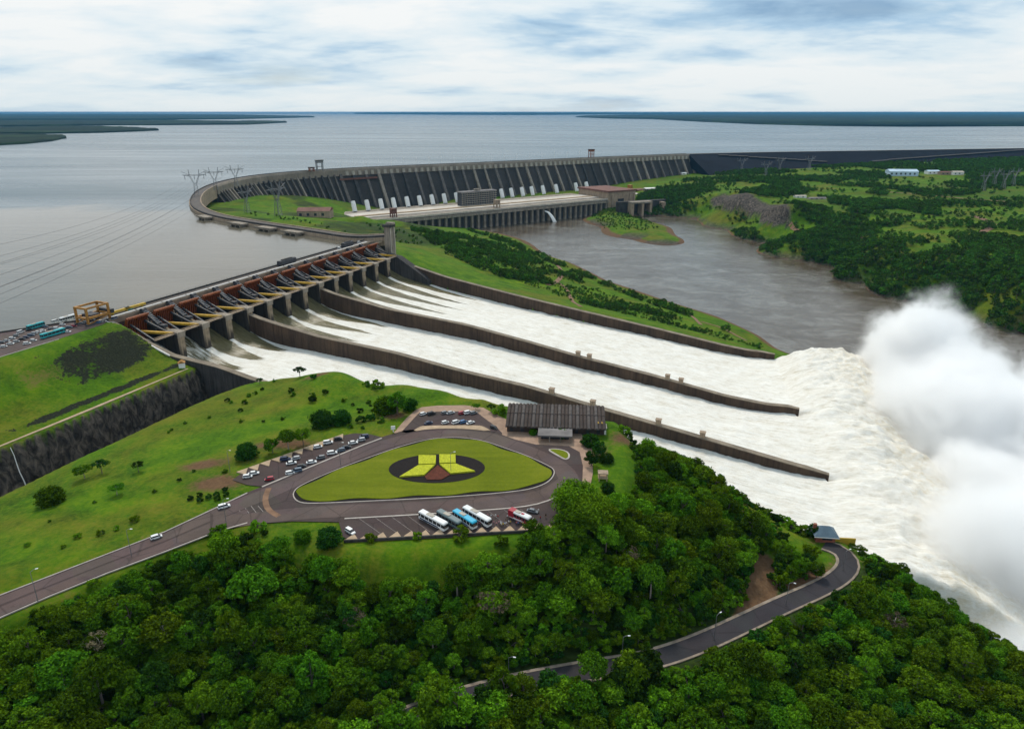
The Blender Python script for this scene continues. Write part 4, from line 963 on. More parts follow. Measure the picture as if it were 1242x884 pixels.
def pylon(loc, rz, label, sc=1.0, group=None):
    r = tag(empty('pylon', loc, rz), label, 'pylon', group); r.scale = (sc,) * 3
    link('mast', PYL[0], r); link('cross_arm', PYL[1], r); link('insulator', PYL[2], r); return r
pyl = [(P(239, 238, 224.5), 'steel pylon nearest the bend of the wing dam, with wide arms'), (P(262, 231, 224.5), 'steel pylon second along the curved dam behind the bend'), (P(287, 226, 224.5), 'steel pylon third along the curved dam, mostly hidden by it')]
for (q, lab), sc in zip(pyl, (.88, .82, .8)): pylon(q, .5, lab, sc)
def build_cables():
    ends = [[(-120, 318), (-120, 338), (-120, 352)], [(-120, 352), (-120, 372), (-120, 392)], [(-120, 392), (-120, 404), (-120, 418)]]
    k = 0
    for (q, lab), es in zip(pyl, ends):
        for j, (u, v) in enumerate(es):
            a = q + Vector((math.cos(.5) * (j - 1) * 15, math.sin(.5) * (j - 1) * 15, 28)); b = P(u, v, 262); pts = []
            for i in range(33):
                f = i / 32; p = a.lerp(b, f); p.z -= 4 * 16 * f * (1 - f); pts.append(p)
            tag(MB().tube(pts, .11, 4).build('power_cable', M['steel_dark'], None), 'thin dark power cable strung over the lake', 'cable', 'power cables over the reservoir')
build_cables()
# ------------------------------------------------------------------ terrace, roads, lawn, buildings
def GP(u, v):
    """where the sight line through (u, v) of the survey photo meets the ground"""
    a = Vector((0, 0, CAM_Z)); q = P(u, v, 0); dr = (q - a).normalized()
    t = 110 * np.exp(np.linspace(0, math.log(4200 / 110), 700)); X = a.x + dr.x * t; Y = a.y + dr.y * t; Zr = a.z + dr.z * t
    h = np.maximum(height(X[None], Y[None])[0], 100.0); k = int(np.argmax(Zr < h))
    t0, t1 = t[max(k - 1, 0)], t[k]; e0 = (a.z + dr.z * t0) - h[max(k - 1, 0)]; e1 = Zr[k] - h[k]; f = e0 / (e0 - e1 + 1e-9); tt = t0 + (t1 - t0) * f
    return Vector((a.x + dr.x * tt, a.y + dr.y * tt, a.z + dr.z * tt))
def sheet(name, poly, z, m, kind='structure', thick=.12, parent=None):
    o = MB().prism(poly, z - thick, z, 0).build(name, m, parent)
    if kind: o['kind'] = kind
    return o
def px(lst, z=PZ): return [tuple(P(u, v, z).xy) for u, v in lst]
def ccw(p):
    a = sum(p[i][0] * p[(i + 1) % len(p)][1] - p[(i + 1) % len(p)][0] * p[i][1] for i in range(len(p))); return p if a > 0 else p[::-1]
def smooth_poly(p, n=2): return ccw([tuple(v.xy) for v in chaikin([Vector((x, y, 0)) for x, y in p], n, True)])
def ribbon(name, pts, w0, w1, lift, thick, m, parent=None, kind='structure'):
    """a strip following pts between offsets w0 and w1 to the left of travel"""
    rings = []
    for i in range(len(pts)):
        p, t, n = frame_at(pts, i); l = -n
        rings.append([p + l * w0 + Vector((0, 0, lift - thick)), p + l * w1 + Vector((0, 0, lift - thick)), p + l * w1 + Vector((0, 0, lift)), p + l * w0 + Vector((0, 0, lift))])
    o = MB().loft(rings).build(name, m, parent)
    if kind: o['kind'] = kind
    return o
def flat(lst, z=PZ): return [P(u, v, z) for u, v in lst]
def build_terrace():
    sheet('forecourt_paving', smooth_poly(px([(470, 533), (500, 499), (515, 492), (580, 491), (606, 505), (640, 519), (717, 521), (720, 594), (700, 596), (600, 560), (520, 540)]), 1), PZ, M['paving'])
    asph = [(255, 619), (300, 597), (318, 590), (300, 588), (282, 582), (300, 568.5), (355, 549.5), (410, 529), (430, 525.5), (446, 526), (463, 530), (490, 522), (520, 519), (560, 518.5), (600, 524), (625, 533), (650, 539), (690, 541), (703, 548), (707, 565), (706, 592), (698, 612), (697, 628), (692, 641), (560, 651), (432, 657), (416, 651), (411, 633), (355, 632), (300, 636), (255, 647)]
    sheet('parking_asphalt', ccw(px(asph)), PZ + .05, M['asphalt'])
    sheet('parking_asphalt', smooth_poly(px([(484, 527), (496, 514), (505, 504), (510, 499.5), (577, 498.5), (586, 506), (600, 516), (612, 528), (600, 524), (560, 519), (520, 520)]), 1), PZ + .05, M['asphalt'])
    sheet('parking_island', smooth_poly(px([(501, 521.5), (516, 508.7), (579, 508.2), (597, 522), (550, 517.5), (520, 518)]), 1) if False else smooth_poly(px([(500, 523.6), (508, 518), (514, 516.4), (580, 515.8), (588, 518), (597, 523.5), (560, 519.7), (520, 520.3)]), 1), PZ + .2, M['paving_tan'])
    # lighter driving lanes
    up = resample(chaikin(flat([(258, 624), (300, 608), (335, 594), (370, 577.5), (412, 559), (450, 544), (490, 532), (520, 527), (552, 526), (590, 529), (614, 536.5), (645, 549), (675, 562), (690, 576), (691, 590)]), 2), 6)
    lo = resample(chaikin(flat([(258, 636), (320, 627), (380, 621), (480, 617), (560, 612), (640, 606), (672, 597), (692, 580)]), 2), 6)
    ribbon('drive_lane', up, -4.3, 4.3, .09, .1, M['asphalt_lane']); ribbon('drive_lane', lo, -4.2, 4.2, .10, .1, M['asphalt_lane'])
    md = resample(chaikin(flat([(418, 629), (500, 624.5), (580, 619.5), (640, 614.5), (664, 608), (676, 602)]), 2), 5)
    ribbon('kerb', md, -.35, .35, .2, .2, M['kerb'])
    ribbon('kerb', resample(flat([(318, 590.5), (327, 586.6), (360, 573), (400, 556.5), (440, 540), (463, 531.5)]), 5), -.4, .4, .2, .2, M['kerb'])
    # hatched triangle where the road forks
    for k in range(5):
        a = P(286 + k * 9, 612 + k * 0.5, PZ); b = P(293 + k * 9, 623 - k * .6, PZ)
        ribbon('road_marking', [a, b], -.12, .12, .075, .02, M['faint_paint'])
    ribbon('road_marking', resample(chaikin(flat([(326, 592), (321, 604), (324, 618), (338, 626)]), 2), 3), -1.1, 1.1, .11, .05, M['track'])
    # bus bay lines
    for k in range(11):
        u = 436 + k * 19.5; a = P(u, 629 - k * 1.2, PZ); b = P(u + 27, 648 - k * 1.0, PZ)
        ribbon('road_marking', [a, b], -.07, .07, .075, .02, M['faint_paint'])
    # the big lawn island
    isl = smooth_poly(px([(354, 602), (357, 594), (366, 588), (390, 577), (412, 568), (440, 557.5), (461, 550), (490, 540), (520, 532.5), (545, 530.5), (565, 531), (589, 535), (614, 544), (639, 552.5), (664, 564), (675, 571), (668, 584), (650, 592), (627, 596.5), (565, 602), (502, 605.7), (440, 608.5), (385, 611), (362, 610.5)]), 3)
    c = Vector((sum(p[0] for p in isl) / len(isl), sum(p[1] for p in isl) / len(isl)))
    def inset(poly, m, wav=0.0, n=1.0):
        out = []
        for i in range(len(poly)):
            a, b = Vector(poly[i - 1]), Vector(poly[(i + 1) % len(poly)]); t = (b - a).normalized(); nn = Vector((-t.y, t.x)); p = Vector(poly[i])
            out.append(tuple(p + nn * (m + wav * (.5 + .5 * math.sin(i * n)))))
        return out
    isl = [tuple(v.xy) for v in resample([Vector((x, y, 0)) for x, y in isl + [isl[0]]], 1.6)[:-1]]
    sheet('kerb', isl, PZ + .25, M['kerb'], thick=.3); sheet('planting_bed', inset(isl, .45), PZ + .32, M['soil'], thick=.3)
    sheet('lawn', inset(isl, 1.0, 1.3, .42), PZ + .5, M['lawn'], thick=.4)
    # oval bed with the four clipped golden panels
    bc = P(530, 567.5, PZ + .5); rx = (P(588, 567.5, PZ) - P(472, 567.5, PZ)).length / 2; ry = (P(530, 550, PZ) - P(530, 584.5, PZ)).length / 2
    bed = tag(empty('flower_bed', bc), 'dark oval flower bed with four golden clipped panels in the lawn', 'flower bed')
    MB().prism([(rx * math.cos(a), ry * math.sin(a)) for a in np.linspace(0, 2 * math.pi, 65)[:-1]], -.2, .06).build('bed_soil', M['soil'], bed)
    for q in ([(507.7, 553.4), (528.9, 553.4), (528.4, 563.6), (507.7, 564.2)], [(532.9, 552.4), (552.5, 552.4), (552.8, 562.2), (532.9, 562.9)], [(507.2, 565.6), (527.6, 564.8), (514.7, 577), (484.8, 579.3)], [(533.4, 564.4), (552.8, 563.6), (576.4, 572.6), (546.6, 575.3)]):
        poly = [tuple((P(u, v, PZ + .5) - bc).xy) for u, v in q]; MB().prism(ccw(poly), .05, .75).build('clipped_panel', M['gold_plants'], bed)
    poly = [tuple((P(u, v, PZ + .5) - bc).xy) for u, v in [(531, 564.5), (546, 576), (535, 582), (518, 582), (515, 578)]]
    MB().prism(ccw(poly), .02, .3).build('red_planting', M['soil_red'], bed)
    # small island of the turnaround
    ti = smooth_poly(px([(662, 545), (676, 544), (690, 548), (692, 555), (686, 558.5), (676, 553)]), 2)
    sheet('kerb', ti, PZ + .25, M['kerb'], thick=.3); sheet('lawn', inset(ti, .8), PZ + .36, M['lawn'], thick=.3)
    # saw-tooth planters and the wall along the bus lot
    wl = tag(empty('retaining_wall', P(418, 656, PZ)), 'low wall with saw-tooth planters along the bus parking', 'wall')
    o = wl.location; a, b = P(417, 657, PZ), P(694, 642, PZ); t = (b - a).normalized(); n = Vector((-t.y, t.x, 0)); L = (b - a).length
    MB().bar(a - o + Vector((0, 0, -.4)), b - o + Vector((0, 0, -.4)), .6, 2.4).build('wall_body', M['concrete_dark'], wl)
    for k in range(16):
        p0 = a + t * (L * k / 16) - o + n * .35; p1 = a + t * (L * (k + .97) / 16) - o + n * .35; pm = a + t * (L * (k + .62) / 16) - o + n * (4.2)
        MB().prism([p0.xy, p1.xy, pm.xy], -.1, .42).build('planter', M['paving_tan'], wl)
    wl2 = tag(empty('planter_edge', P(300, 573, PZ)), 'zigzag tan edging beside the slanted car park', 'wall')
    o = wl2.location; a, b = P(288, 574, PZ), P(418, 527.5, PZ); t = (b - a).normalized(); n = Vector((-t.y, t.x, 0)); L = (b - a).length
    for k in range(10):
        p0 = a + t * (L * k / 10) - o + n * 1.0; p1 = a + t * (L * (k + .97) / 10) - o + n * 1.0; pm = a + t * (L * (k + .35) / 10) - o - n * 4.0
        MB().prism([p0.xy, pm.xy, p1.xy], -.1, .4).build('planter', M['paving_tan'], wl2)
    # upper approach road and the lower road
    ue = [(-190, 799), (-90, 757), (0, 722), (60, 699), (130, 672), (200, 645), (262, 616), (300, 598)]; le = [(-190, 831), (-90, 787), (0, 749), (60, 723), (130, 695), (200, 669), (262, 645), (300, 634)]
    zs = [222.5, 223.2, 224, 224.4, 224.9, 225.5, 226, 226]; U = [P(u, v, z) for (u, v), z in zip(ue, zs)]; Lw = [P(u, v, z) for (u, v), z in zip(le, zs)]
    def between(name, f0, f1, lift, m, th=.12):
        rings = [[a.lerp(b, f0) + Vector((0, 0, lift - th)), a.lerp(b, f1) + Vector((0, 0, lift - th)), a.lerp(b, f1) + Vector((0, 0, lift)), a.lerp(b, f0) + Vector((0, 0, lift))] for a, b in zip(U, Lw)]
        o = MB().loft(rings).build(name, m); o['kind'] = 'structure'
    between('upper_road', 0, 1, .03, M['asphalt'], .5); between('drive_lane', .06, .46, .08, M['asphalt_lane'], .1); between('drive_lane', .54, .94, .08, M['asphalt_lane'], .1)
    between('kerb', -.02, .012, .22, M['kerb'], .4); between('kerb', .988, 1.02, .22, M['kerb'], .4)
    lr = resample(ROAD_LOW, 4)
    ribbon('lower_road', lr, -3.4, 3.4, .05, .5, M['asphalt_dark']); ribbon('gutter', lr, 3.4, 4.5, .14, .5, M['gutter']); ribbon('gutter', lr, -4.2, -3.4, .14, .5, M['gutter'])
    # parking along the embankment, and the bench path on the rim of the rock cut
    sheet('crest_parking', [tuple(W(d, s, 0).xy) for d, s in ((-62, -420), (13, -420), (13, -60), (10, -22), (5, -13.5), (-9.6, -13.5), (-10.5, -18), (-24, -42), (-38.5, -66), (-58, -105), (-62, -200))], 225.12, M['asphalt_lane'])
    ribbon('crest_parapet', [W(-63, -420, 225), W(-62.6, -200, 225), W(-58.6, -105, 225), W(-39.1, -66, 225), W(-24.6, -42, 225), W(-11, -18, 225), W(-10.3, -13, 225)], -.6, .6, 1.1, 2.0, M['concrete_dark'])
    MB().bar(W(13.3, -420, 225.1), W(13.3, -58, 225.1), .5, .5).build('kerb', M['kerb'])['kind'] = 'structure'
    rp = [W(84.2 + .5 * math.sin(s * .05), s, 200.75) for s in range(-340, -13, 8)]
    ribbon('rim_path', rp, -1.1, 1.1, .1, .9, M['paving_tan'])
build_terrace()
def build_buildings():
    # long hall with a roof of concrete channels
    a, b = P(613, 517, PZ + 3.6), P(735, 521, PZ + 3.6); t = (b - a).normalized(); rz = math.atan2(t.y, t.x); L = (b - a).length
    h = tag(empty('visitor_centre', (a.x, a.y, PZ), rz), 'long hall with dark ribbed channel roof above the chute', 'building')
    MB().box(.6, L - .6, 2.0, 15.5, -6, 3.5).build('wall', M['dark_roof'], h)
    for k in range(9):
        MB().box(2 + k * L / 9.2, 3.6 + k * L / 9.2, 1.86, 1.996, .4, 2.8).build('window', M['window'], h)
    n = 27; w = L / n; mb = MB(); sec = [(-w / 2, 0), (-w / 2 * .8, .42), (-w / 2 * .35, .72), (w / 2 * .35, .72), (w / 2 * .8, .42), (w / 2, 0), (w / 2 * .6, -.06), (-w / 2 * .6, -.06)]
    st = [(-.6, 3.5), (9.0, 5.8), (9.05, 6.1), (18.0, 7.2), (19.0, 6.6)]
    mb.loft([[(x, y, z + dz) for x, dz in sec] for y, z in st]); pan = mb.mesh('roof_channel', M['dark_roof'])
    mb = MB(); mb.loft([[(x, y, z + dz) for x, dz in sec] for y, z in st]); pan2 = mb.mesh('roof_channel', mat('dark_roof_worn', (.085, .072, .066), .85, .35, .3))
    for k in range(n): link('roof_channel', pan if (k * 7) % 5 < 3 else pan2, h, (w * (k + .5), 0, (k % 2) * .06))
    # entrance canopy
    c = tag(empty('entrance_canopy', P(673, 536, PZ), rz), 'flat grey canopy over the dark entrance by the forecourt', 'canopy')
    MB().box(-8, 8, -1, 7, 3.0, 3.7).build('roof', M['grey_roof'], c); MB().box(-2.5, 2.5, 7.0, 13, 3.1, 3.9).build('link_roof', M['grey_roof'], c)
    MB().box(-6.5, 6.5, 3, 6, 0, 2.99).build('wall', M['window'], c)
    for x in (-7.4, -2.5, 2.5, 7.4): MB().box(x - .2, x + .2, -.6, -.2, 0, 2.99).build('column', M['concrete'], c)
    # booth
    k = tag(empty('ticket_booth', P(728, 524, PZ), rz), 'small white booth with yellow trimmed roof beside the hall', 'booth')
    MB().box(-2.6, 2.6, -2, 2, -1, 3.0).build('wall', M['white_paint'], k); MB().box(-3, 3, -2.4, 2.4, 3.004, 3.35).build('roof', M['concrete_pale'], k)
    MB().box(-1.4, 1.4, -1, 1, 3.354, 5.2).build('lantern', M['yellow_steel'], k)
    for x in (-1.4, 1.2): MB().box(x - .5, x + .6, -2.05, -2.004, 1.0, 2.3).build('window', M['window'], k)
    for nm, pl in (('hedge', [(640, 520.5), (655, 520.8), (655, 523), (640, 522.6)]), ('hedge', [(697, 522.5), (722, 523.5), (722, 526), (697, 525)]), ('hedge', [(617, 518.6), (632, 519.4), (632, 522), (617, 521)])):
        q = px(pl); o = MB().prism(ccw(q), PZ - .1, PZ + 1.3).build('hedge', M['gold_plants'])
        tag(o, {640: 'clipped yellow hedge between the round shrubs by the hall', 697: 'clipped yellow hedge beside the white booth', 617: 'clipped yellow hedge at the left end of the hall'}[pl[0][0]], 'hedge')
    # timber frame in the clearing
    b = GP(731, 582); f = tag(empty('timber_lookout', b, rz), 'small tan timber frame standing in the grass clearing', 'lookout')
    for x in (-1.6, 1.6):
        for y in (-1.2, 1.2): MB().box(x - .18, x + .18, y - .18, y + .18, -.5, 3.4).build('post', M['paving_tan'], f)
    MB().box(-2, 2, -1.6, 1.6, 1.3, 1.7).build('platform', M['paving_tan'], f); MB().box(-2.1, 2.1, -1.7, 1.7, 3.404, 3.8).build('roof', M['tan_wall'], f)
    # gatehouse by the hairpin
    g0 = P(1000, 655, GATEHOUSE_Z); g = tag(empty('gatehouse', g0, -.12), 'small brick gatehouse with blue grey hipped roof by the hairpin', 'building')
    MB().box(-3.8, 3.8, -1.2, 4.6, -3, 2.9).build('wall', M['brick_red'], g); MB().box(-1.5, 2.6, -1.3, -1.204, .9, 2.2).build('window', M['window'], g)
    mb = MB(); mb.add([(-5, -2.4, 2.91), (5, -2.4, 2.91), (5, 5.8, 2.91), (-5, 5.8, 2.91), (-1.6, 1.7, 6.0), (1.6, 1.7, 6.0)], [(0, 1, 5, 4), (1, 2, 5), (2, 3, 4, 5), (3, 0, 4), (3, 2, 1, 0)]); mb.build('roof', M['blue_roof'], g)
    MB().box(-5.05, 5.05, -2.45, -2.3, 2.6, 2.9).build('fascia', M['white_paint'], g); MB().box(-4.6, -3.4, 1.2, 2.4, 3.2, 6.6).build('chimney', M['brick_red'], g)
    y0 = tag(empty('yellow_wall', P(1021, 655, GATEHOUSE_Z), -.1), 'low yellow wall beside the gatehouse above the white water', 'wall')
    MB().box(-5.5, 5.5, -.25, .25, -2.5, 1.2).build('panel', M['yellow'], y0); MB().box(-5.6, -4.2, -.3, .35, 1.204, 2.0).build('post', M['yellow'], y0)
    # hut beside the rock cut
    q = P(221, 445, 201.5); hu = tag(empty('survey_hut', q, .4), 'tiny white hut with orange roof at the rim of the rock cut', 'hut')
    MB().box(-2.0, 2.0, -2, 2, -1, 3.4).build('wall', M['white_paint'], hu); MB().slab([(-2.4, 3.404), (2.4, 3.404), (0, 4.9)], -2.4, 2.4).build('roof', M['orange_steel'], hu)
    # tower at the far end of the gates
    q = W(24, 342, 0); tw = tag(empty('concrete_tower', q, SPA), 'tall grey concrete tower at the far end of the gates', 'tower')
    MB().box(-4.2, 4.2, -4.2, 4.2, 190, 243).build('shaft', M['concrete'], tw); MB().box(-5.6, 5.6, -5.6, 5.6, 243.004, 246).build('head', M['concrete_dark'], tw)
    for y in (-4.4, 4.2): MB().box(4.204, 4.9, y - .6, y + .8, 190, 242).build('pilaster', M['concrete_pale'], tw)
    MB().box(-2, 7, -3, 3, 246.004, 248.4).build('hoist_room', M['concrete'], tw)
    # gantry crane on the spillway crest
    q = W(-2, -20, 225.12); gc = tag(empty('gantry_crane', q, SPA), 'yellow portal crane at the near end of the spillway deck', 'crane')
    hw, hl, H = 5.6, 8.6, 13.0
    for x in (-hw, hw):
        for y in (-hl, hl): MB().box(x - .7, x + .7, y - .7, y + .7, 0, H).build('leg', M['orange_steel'], gc)
        MB().box(x - .6, x + .6, -hl + .7, hl - .7, H - 1.3, H).build('beam', M['orange_steel'], gc); MB().box(x - .8, x + .8, -hl + .7, hl - .7, 4.4, 5.9).build('beam', M['orange_steel'], gc)
        MB().bar((x, -hl + .7, .8), (x, hl - .7, 4.2), .6).build('brace', M['orange_steel'], gc)
    for y in (-hl, hl): MB().box(-hw + .7, hw - .7, y - .6, y + .6, H - 1.3, H).build('beam', M['orange_steel'], gc); MB().box(-hw + .7, hw - .7, y - .7, y + .7, 4.4, 5.7).build('beam', M['orange_steel'], gc)
    MB().box(-hw + .8, hw - .8, -5, 2, 5.0, 6.8).build('trolley', M['steel_dark'], gc); MB().box(-hw - 1.2, hw + 1.2, hl + .8, hl + 3.6, 4.6, 7.6).build('cabin', M['steel_dark'], gc)
    for x in (-hw, hw): MB().box(x - .9, x + .9, -hl - 2, hl + 2, -.05, .9).build('bogie', M['steel_dark'], gc)
    # stop-log beams and machines on the deck
    for s, lab, l in ((4, 'yellow lifting beam lying on the deck nearest the portal crane', 9), (18, 'yellow lifting beam lying farther along the deck', 9)):
        o = tag(empty('lifting_beam', W(-5.6, s, 225), SPA), lab, 'beam'); MB().box(-1.1, 1.1, -l, l, 1.0, 2.6).build('girder', M['yellow'], o)
        for y in (-6, 6): MB().box(-.9, .9, y - .5, y + .5, 0, .998).build('foot', M['yellow'], o)
    def machine(s, l, lab):
        o = tag(empty('rack_cleaner', W(-5.6, s, 225), SPA), lab, 'machine'); MB().slab([(-2.4, .9), (2.2, .9), (2.2, 4.2), (1.2, 5.2), (-1.6, 5.2), (-2.4, 4.0)], -l, l).build('body', M['steel_dark'], o)
        for y in np.linspace(-l + 1.5, l - 1.5, 4): MB().box(-1.8, 1.8, y - .7, y + .7, 0, .898).build('bogie', M['tyre'], o)
        MB().box(-1.2, 1.2, -l * .6, l * .6, 5.204, 5.9).build('cover', M['concrete_dark'], o)
    machine(196, 12, 'long black machine standing halfway along the spillway deck'); machine(300, 9, 'black machine at the far end of the spillway deck')
build_buildings()
def lamp_post(b, h, rz, label, group, arm=1.6):
    o = tag(empty('street_lamp', b, rz), label, 'street lamp', group)
    MB().tube([(0, 0, -.3), (0, 0, h)], [.13, .07], 7).build('pole', M['steel_grey'], o); MB().tube([(0, 0, h), (arm * .5, 0, h + .5), (arm, 0, h + .6)], .07, 6).build('arm', M['steel_grey'], o)
    MB().box(arm - .2, arm + .6, -.16, .16, h + .48, h + .66).build('lamp_head', M['lamp_glass'], o)
for u, v, h, lab in [(46, 729, 11, 'street lamp at the left end of the upper road'), (275, 638, 11, 'street lamp below the fork of the upper road'), (160, 676, 11, 'street lamp halfway along the upper road below the white car'), (279, 572, 10, 'street lamp at the corner of the slanted car park'), (413, 563, 10, 'street lamp between the slanted car park and the lawn'), (866, 776, 10, 'street lamp by the lower road below the dirt track'), (754, 803, 10, 'street lamp on the lower road among the trees'), (617, 829, 10, 'street lamp on the lower road at the bottom edge'), (953, 735, 10, 'street lamp by the lower road before the hairpin'), (1022, 692, 9, 'street lamp inside the hairpin bend'), (547, 573, 9, 'thin lamp post standing in the oval flower bed')]:
    b = GP(u, v) if v > 640 and u > 500 else P(u, v, PZ if v < 640 else 224.6); lamp_post(b, h, random.uniform(-.6, .6), lab, 'street lamps along the roads')
# far bank sheds
def shed(u, v, L, Wd, H, rz, wall, roof, label, name='shed'):
    b = GP(u, v); o = tag(empty(name, b, rz), label, 'building'); MB().box(-L / 2, L / 2, -Wd / 2, Wd / 2, -4, H).build('wall', wall, o)
    MB().slab([(-Wd / 2 - 1, H + .004), (Wd / 2 + 1, H + .004), (0, H + Wd * .16)], -L / 2 - 1, L / 2 + 1).build('roof', roof, o, (0, 0, 0), math.pi / 2)
    for k in range(max(2, int(L / 14))): MB().box(-L / 2 + 4 + k * 14, -L / 2 + 9 + k * 14, -Wd / 2 - .1, -Wd / 2 - .004, H * .3, H * .7).build('window', M['window'], o)
    return o
shed(1093, 213, 88, 40, 14, -.12, M['cyan_roof'], M['cyan_roof'], 'long pale blue shed on the far bank below the embankment', 'industrial_shed')
shed(1130, 211, 40, 22, 9, .1, M['white_paint'], M['cyan_roof'], 'white shed just right of the long pale blue shed')
shed(1145, 212, 34, 20, 8, .1, M['tan_wall'], M['rust_roof'], 'pinkish shed in the middle of the far industrial yard')
shed(1160, 212, 36, 20, 9, .1, M['white_paint'], M['concrete_pale'], 'white roofed shed at the right end of the far yard')
shed(970, 240, 30, 12, 5, .2, M['white_paint'], M['concrete_pale'], 'small white building among trees on the far bank')
shed(990, 242, 46, 12, 4, .15, M['concrete_pale'], M['grey_roof'], 'low grey building beside the small white one on the far bank')
shed(788, 231, 36, 16, 6, .3, M['concrete'], M['white_paint'], 'flat white roofed shed on the bank above the diversion gate')
shed(829, 212, 18, 14, 6, .3, M['white_paint'], M['white_paint'], 'tiny white building at the foot of the main dam end')
wh = GP(383, 263); shed(383, 263, 62, 34, 13, .05, M['tan_wall'], M['rust_roof'], 'tan warehouse with rust red roof inside the dam curve', 'warehouse')
for u, v, lab in [(1192, 232, 'pylon at the left of the far bank substation'), (1205, 226, 'pylon second in the far bank substation'), (1216, 230, 'pylon in the middle of the far bank substation'), (1228, 226, 'pylon at the right of the far bank substation'), (899, 209, 'pylon at the foot of the embankment nearest the main dam'), (928, 215, 'pylon in the fields left of the long pale shed'), (945, 209, 'pylon nearest the embankment among the far fields'), (981, 207, 'pylon at the foot of the embankment left of the pale shed')]: pylon(GP(u, v), .3, lab, .95)
for u, v, h, lab in [(300, 258, .8, 'dark lattice pylon inside the curve of the dam, left one'), (338, 262, 1.0, 'dark lattice pylon in front of the tan warehouse')]: pylon(GP(u, v), 1.2, lab, h)

def draped(name, pts, w, m):
    q = resample(chaikin([GP(u, v) for u, v in pts], 2), 6); rings = []
    for i in range(len(q)):
        p, t, n = frame_at(q, i); A = [p + n * w, p - n * w]; zs = [ground_z(a.x, a.y) + .35 for a in A]
        rings.append([(A[0].x, A[0].y, zs[0] - 1), (A[1].x, A[1].y, zs[1] - 1), (A[1].x, A[1].y, zs[1]), (A[0].x, A[0].y, zs[0])])
    o = MB().loft(rings).build(name, m); o['kind'] = 'structure'
for pts, w in (([(664, 316), (676, 321), (684, 332), (676, 342), (664, 346)], 3.2), ([(676, 342), (688, 350), (692, 362), (704, 372)], 2.6), ([(790, 368), (815, 374), (838, 382), (850, 394)], 2.4), ([(850, 390), (880, 399), (905, 413)], 2.2), ([(958, 271), (1000, 281), (1050, 288), (1092, 294)], 4), ([(1180, 262), (1200, 268), (1206, 275), (1190, 282)], 7), ([(1060, 232), (1120, 236), (1180, 242), (1242, 246)], 5)): draped('dirt_track', pts, w, M['track'])
# ------------------------------------------------------------------ vehicles and people
def paint(name, c, rough=.3): return mat('paint_' + name, c, rough, .04, .3, spec=.5)
PAINT = {k: paint(k, c) for k, c in dict(white=(.72, .72, .71), silver=(.42, .43, .44), grey=(.17, .18, .19), black=(.014, .014, .016), dark_blue=(.02, .035, .085), blue=(.06, .16, .33), slate=(.09, .13, .18), red=(.34, .015, .03), cyan=(.02, .38, .58), teal=(.02, .34, .36), green_grey=(.10, .15, .16)).items()}
def ring(x, hw, z0, z1, r=.12):
    return [(x, -hw + r, z0), (x, hw - r, z0), (x, hw, z0 + r), (x, hw, z1 - r), (x, hw - r, z1), (x, -hw + r, z1), (x, -hw, z1 - r), (x, -hw, z0 + r)]
def wheel_mesh(r, w):
    mb = MB(); n = 14
    prof = [(-w / 2, r * .55), (-w / 2, r * .92), (-w * .4, r), (w * .4, r), (w / 2, r * .92), (w / 2, r * .55)]
    mb.loft([[(rr * math.cos(a), y, rr * math.sin(a)) for a in (2 * math.pi * i / n for i in range(n))] for y, rr in prof]); return mb.mesh('wheel', M['tyre'])
def hub_mesh(r, w): 
    mb = MB(); mb.loft([[(rr * math.cos(a), y, rr * math.sin(a)) for a in (2 * math.pi * i / 10 for i in range(10))] for y, rr in ((-w / 2 - .015, r * .5), (w / 2 + .015, r * .5))]); return mb.mesh('rim', M['steel_grey'])
WHE, HUB, BWHE, BHUB = wheel_mesh(.32, .2), hub_mesh(.32, .2), wheel_mesh(.5, .3), hub_mesh(.5, .3)
def car_proto(kind):
    L, hw, hb, hr, cab = {'hatch': (3.9, .85, .88, 1.48, (-1.85, -1.6, .55, 1.35)), 'sedan': (4.5, .87, .86, 1.42, (-1.75, -1.1, .55, 1.35)), 'suv': (4.6, .92, 1.02, 1.72, (-2.15, -1.9, .65, 1.4)), 'van': (5.2, .98, 1.15, 2.1, (-2.5, -2.4, 1.4, 2.2))}[kind]
    h = L / 2; r = empty('car')
    mb = MB(); mb.loft([ring(-h, hw * .86, .38, hb * .86), ring(-h + .15, hw * .97, .3, hb * .97), ring(-h * .3, hw, .25, hb), ring(h * .35, hw, .25, hb), ring(h - .45, hw * .96, .28, hb * .9), ring(h - .08, hw * .86, .34, hb * .74)]); mb.build('body', PAINT['white'], r, smooth=False)
    x0, x1, x2, x3 = cab; mb = MB(); mb.loft([ring(x0, hw * .88, hb - .1, hb + .06, .05), ring(x1, hw * .8, hb - .1, hr - .06, .1), ring(x2, hw * .8, hb - .1, hr - .04, .1), ring(x3, hw * .88, hb - .1, hb + .05, .05)]); mb.build('windows', M['glass_dark'], r)
    mb = MB(); mb.loft([ring(x1 - .08, hw * .74, hr - .055, hr - .01, .02), ring((x1 + x2) / 2, hw * .79, hr - .05, hr + .03, .03), ring(x2 + .06, hw * .74, hr - .05, hr, .02)]); mb.build('roof', PAINT['white'], r)
    for sx in (-h * .62, h * .62):
        for sy in (-hw + .08, hw - .08):
            w = link('wheel', WHE, r, (sx, sy, .32)); link('rim', HUB, w)
    for sy in (-1, 1):
        MB().box(h - .2, h - .06, sy * hw * .62 - .16, sy * hw * .62 + .16, .52, .66).build('headlight', M['lamp_glass'], r); MB().box(-h - .005, -h + .08, sy * hw * .66 - .14, sy * hw * .66 + .14, .56, .74).build('tail_light', M['tail_red'], r)
        MB().box(x2 + .35, x2 + .5, sy * (hw + .06) - .08, sy * (hw + .06) + .08, hb, hb + .13).build('mirror', M['steel_dark'], r)
    return r
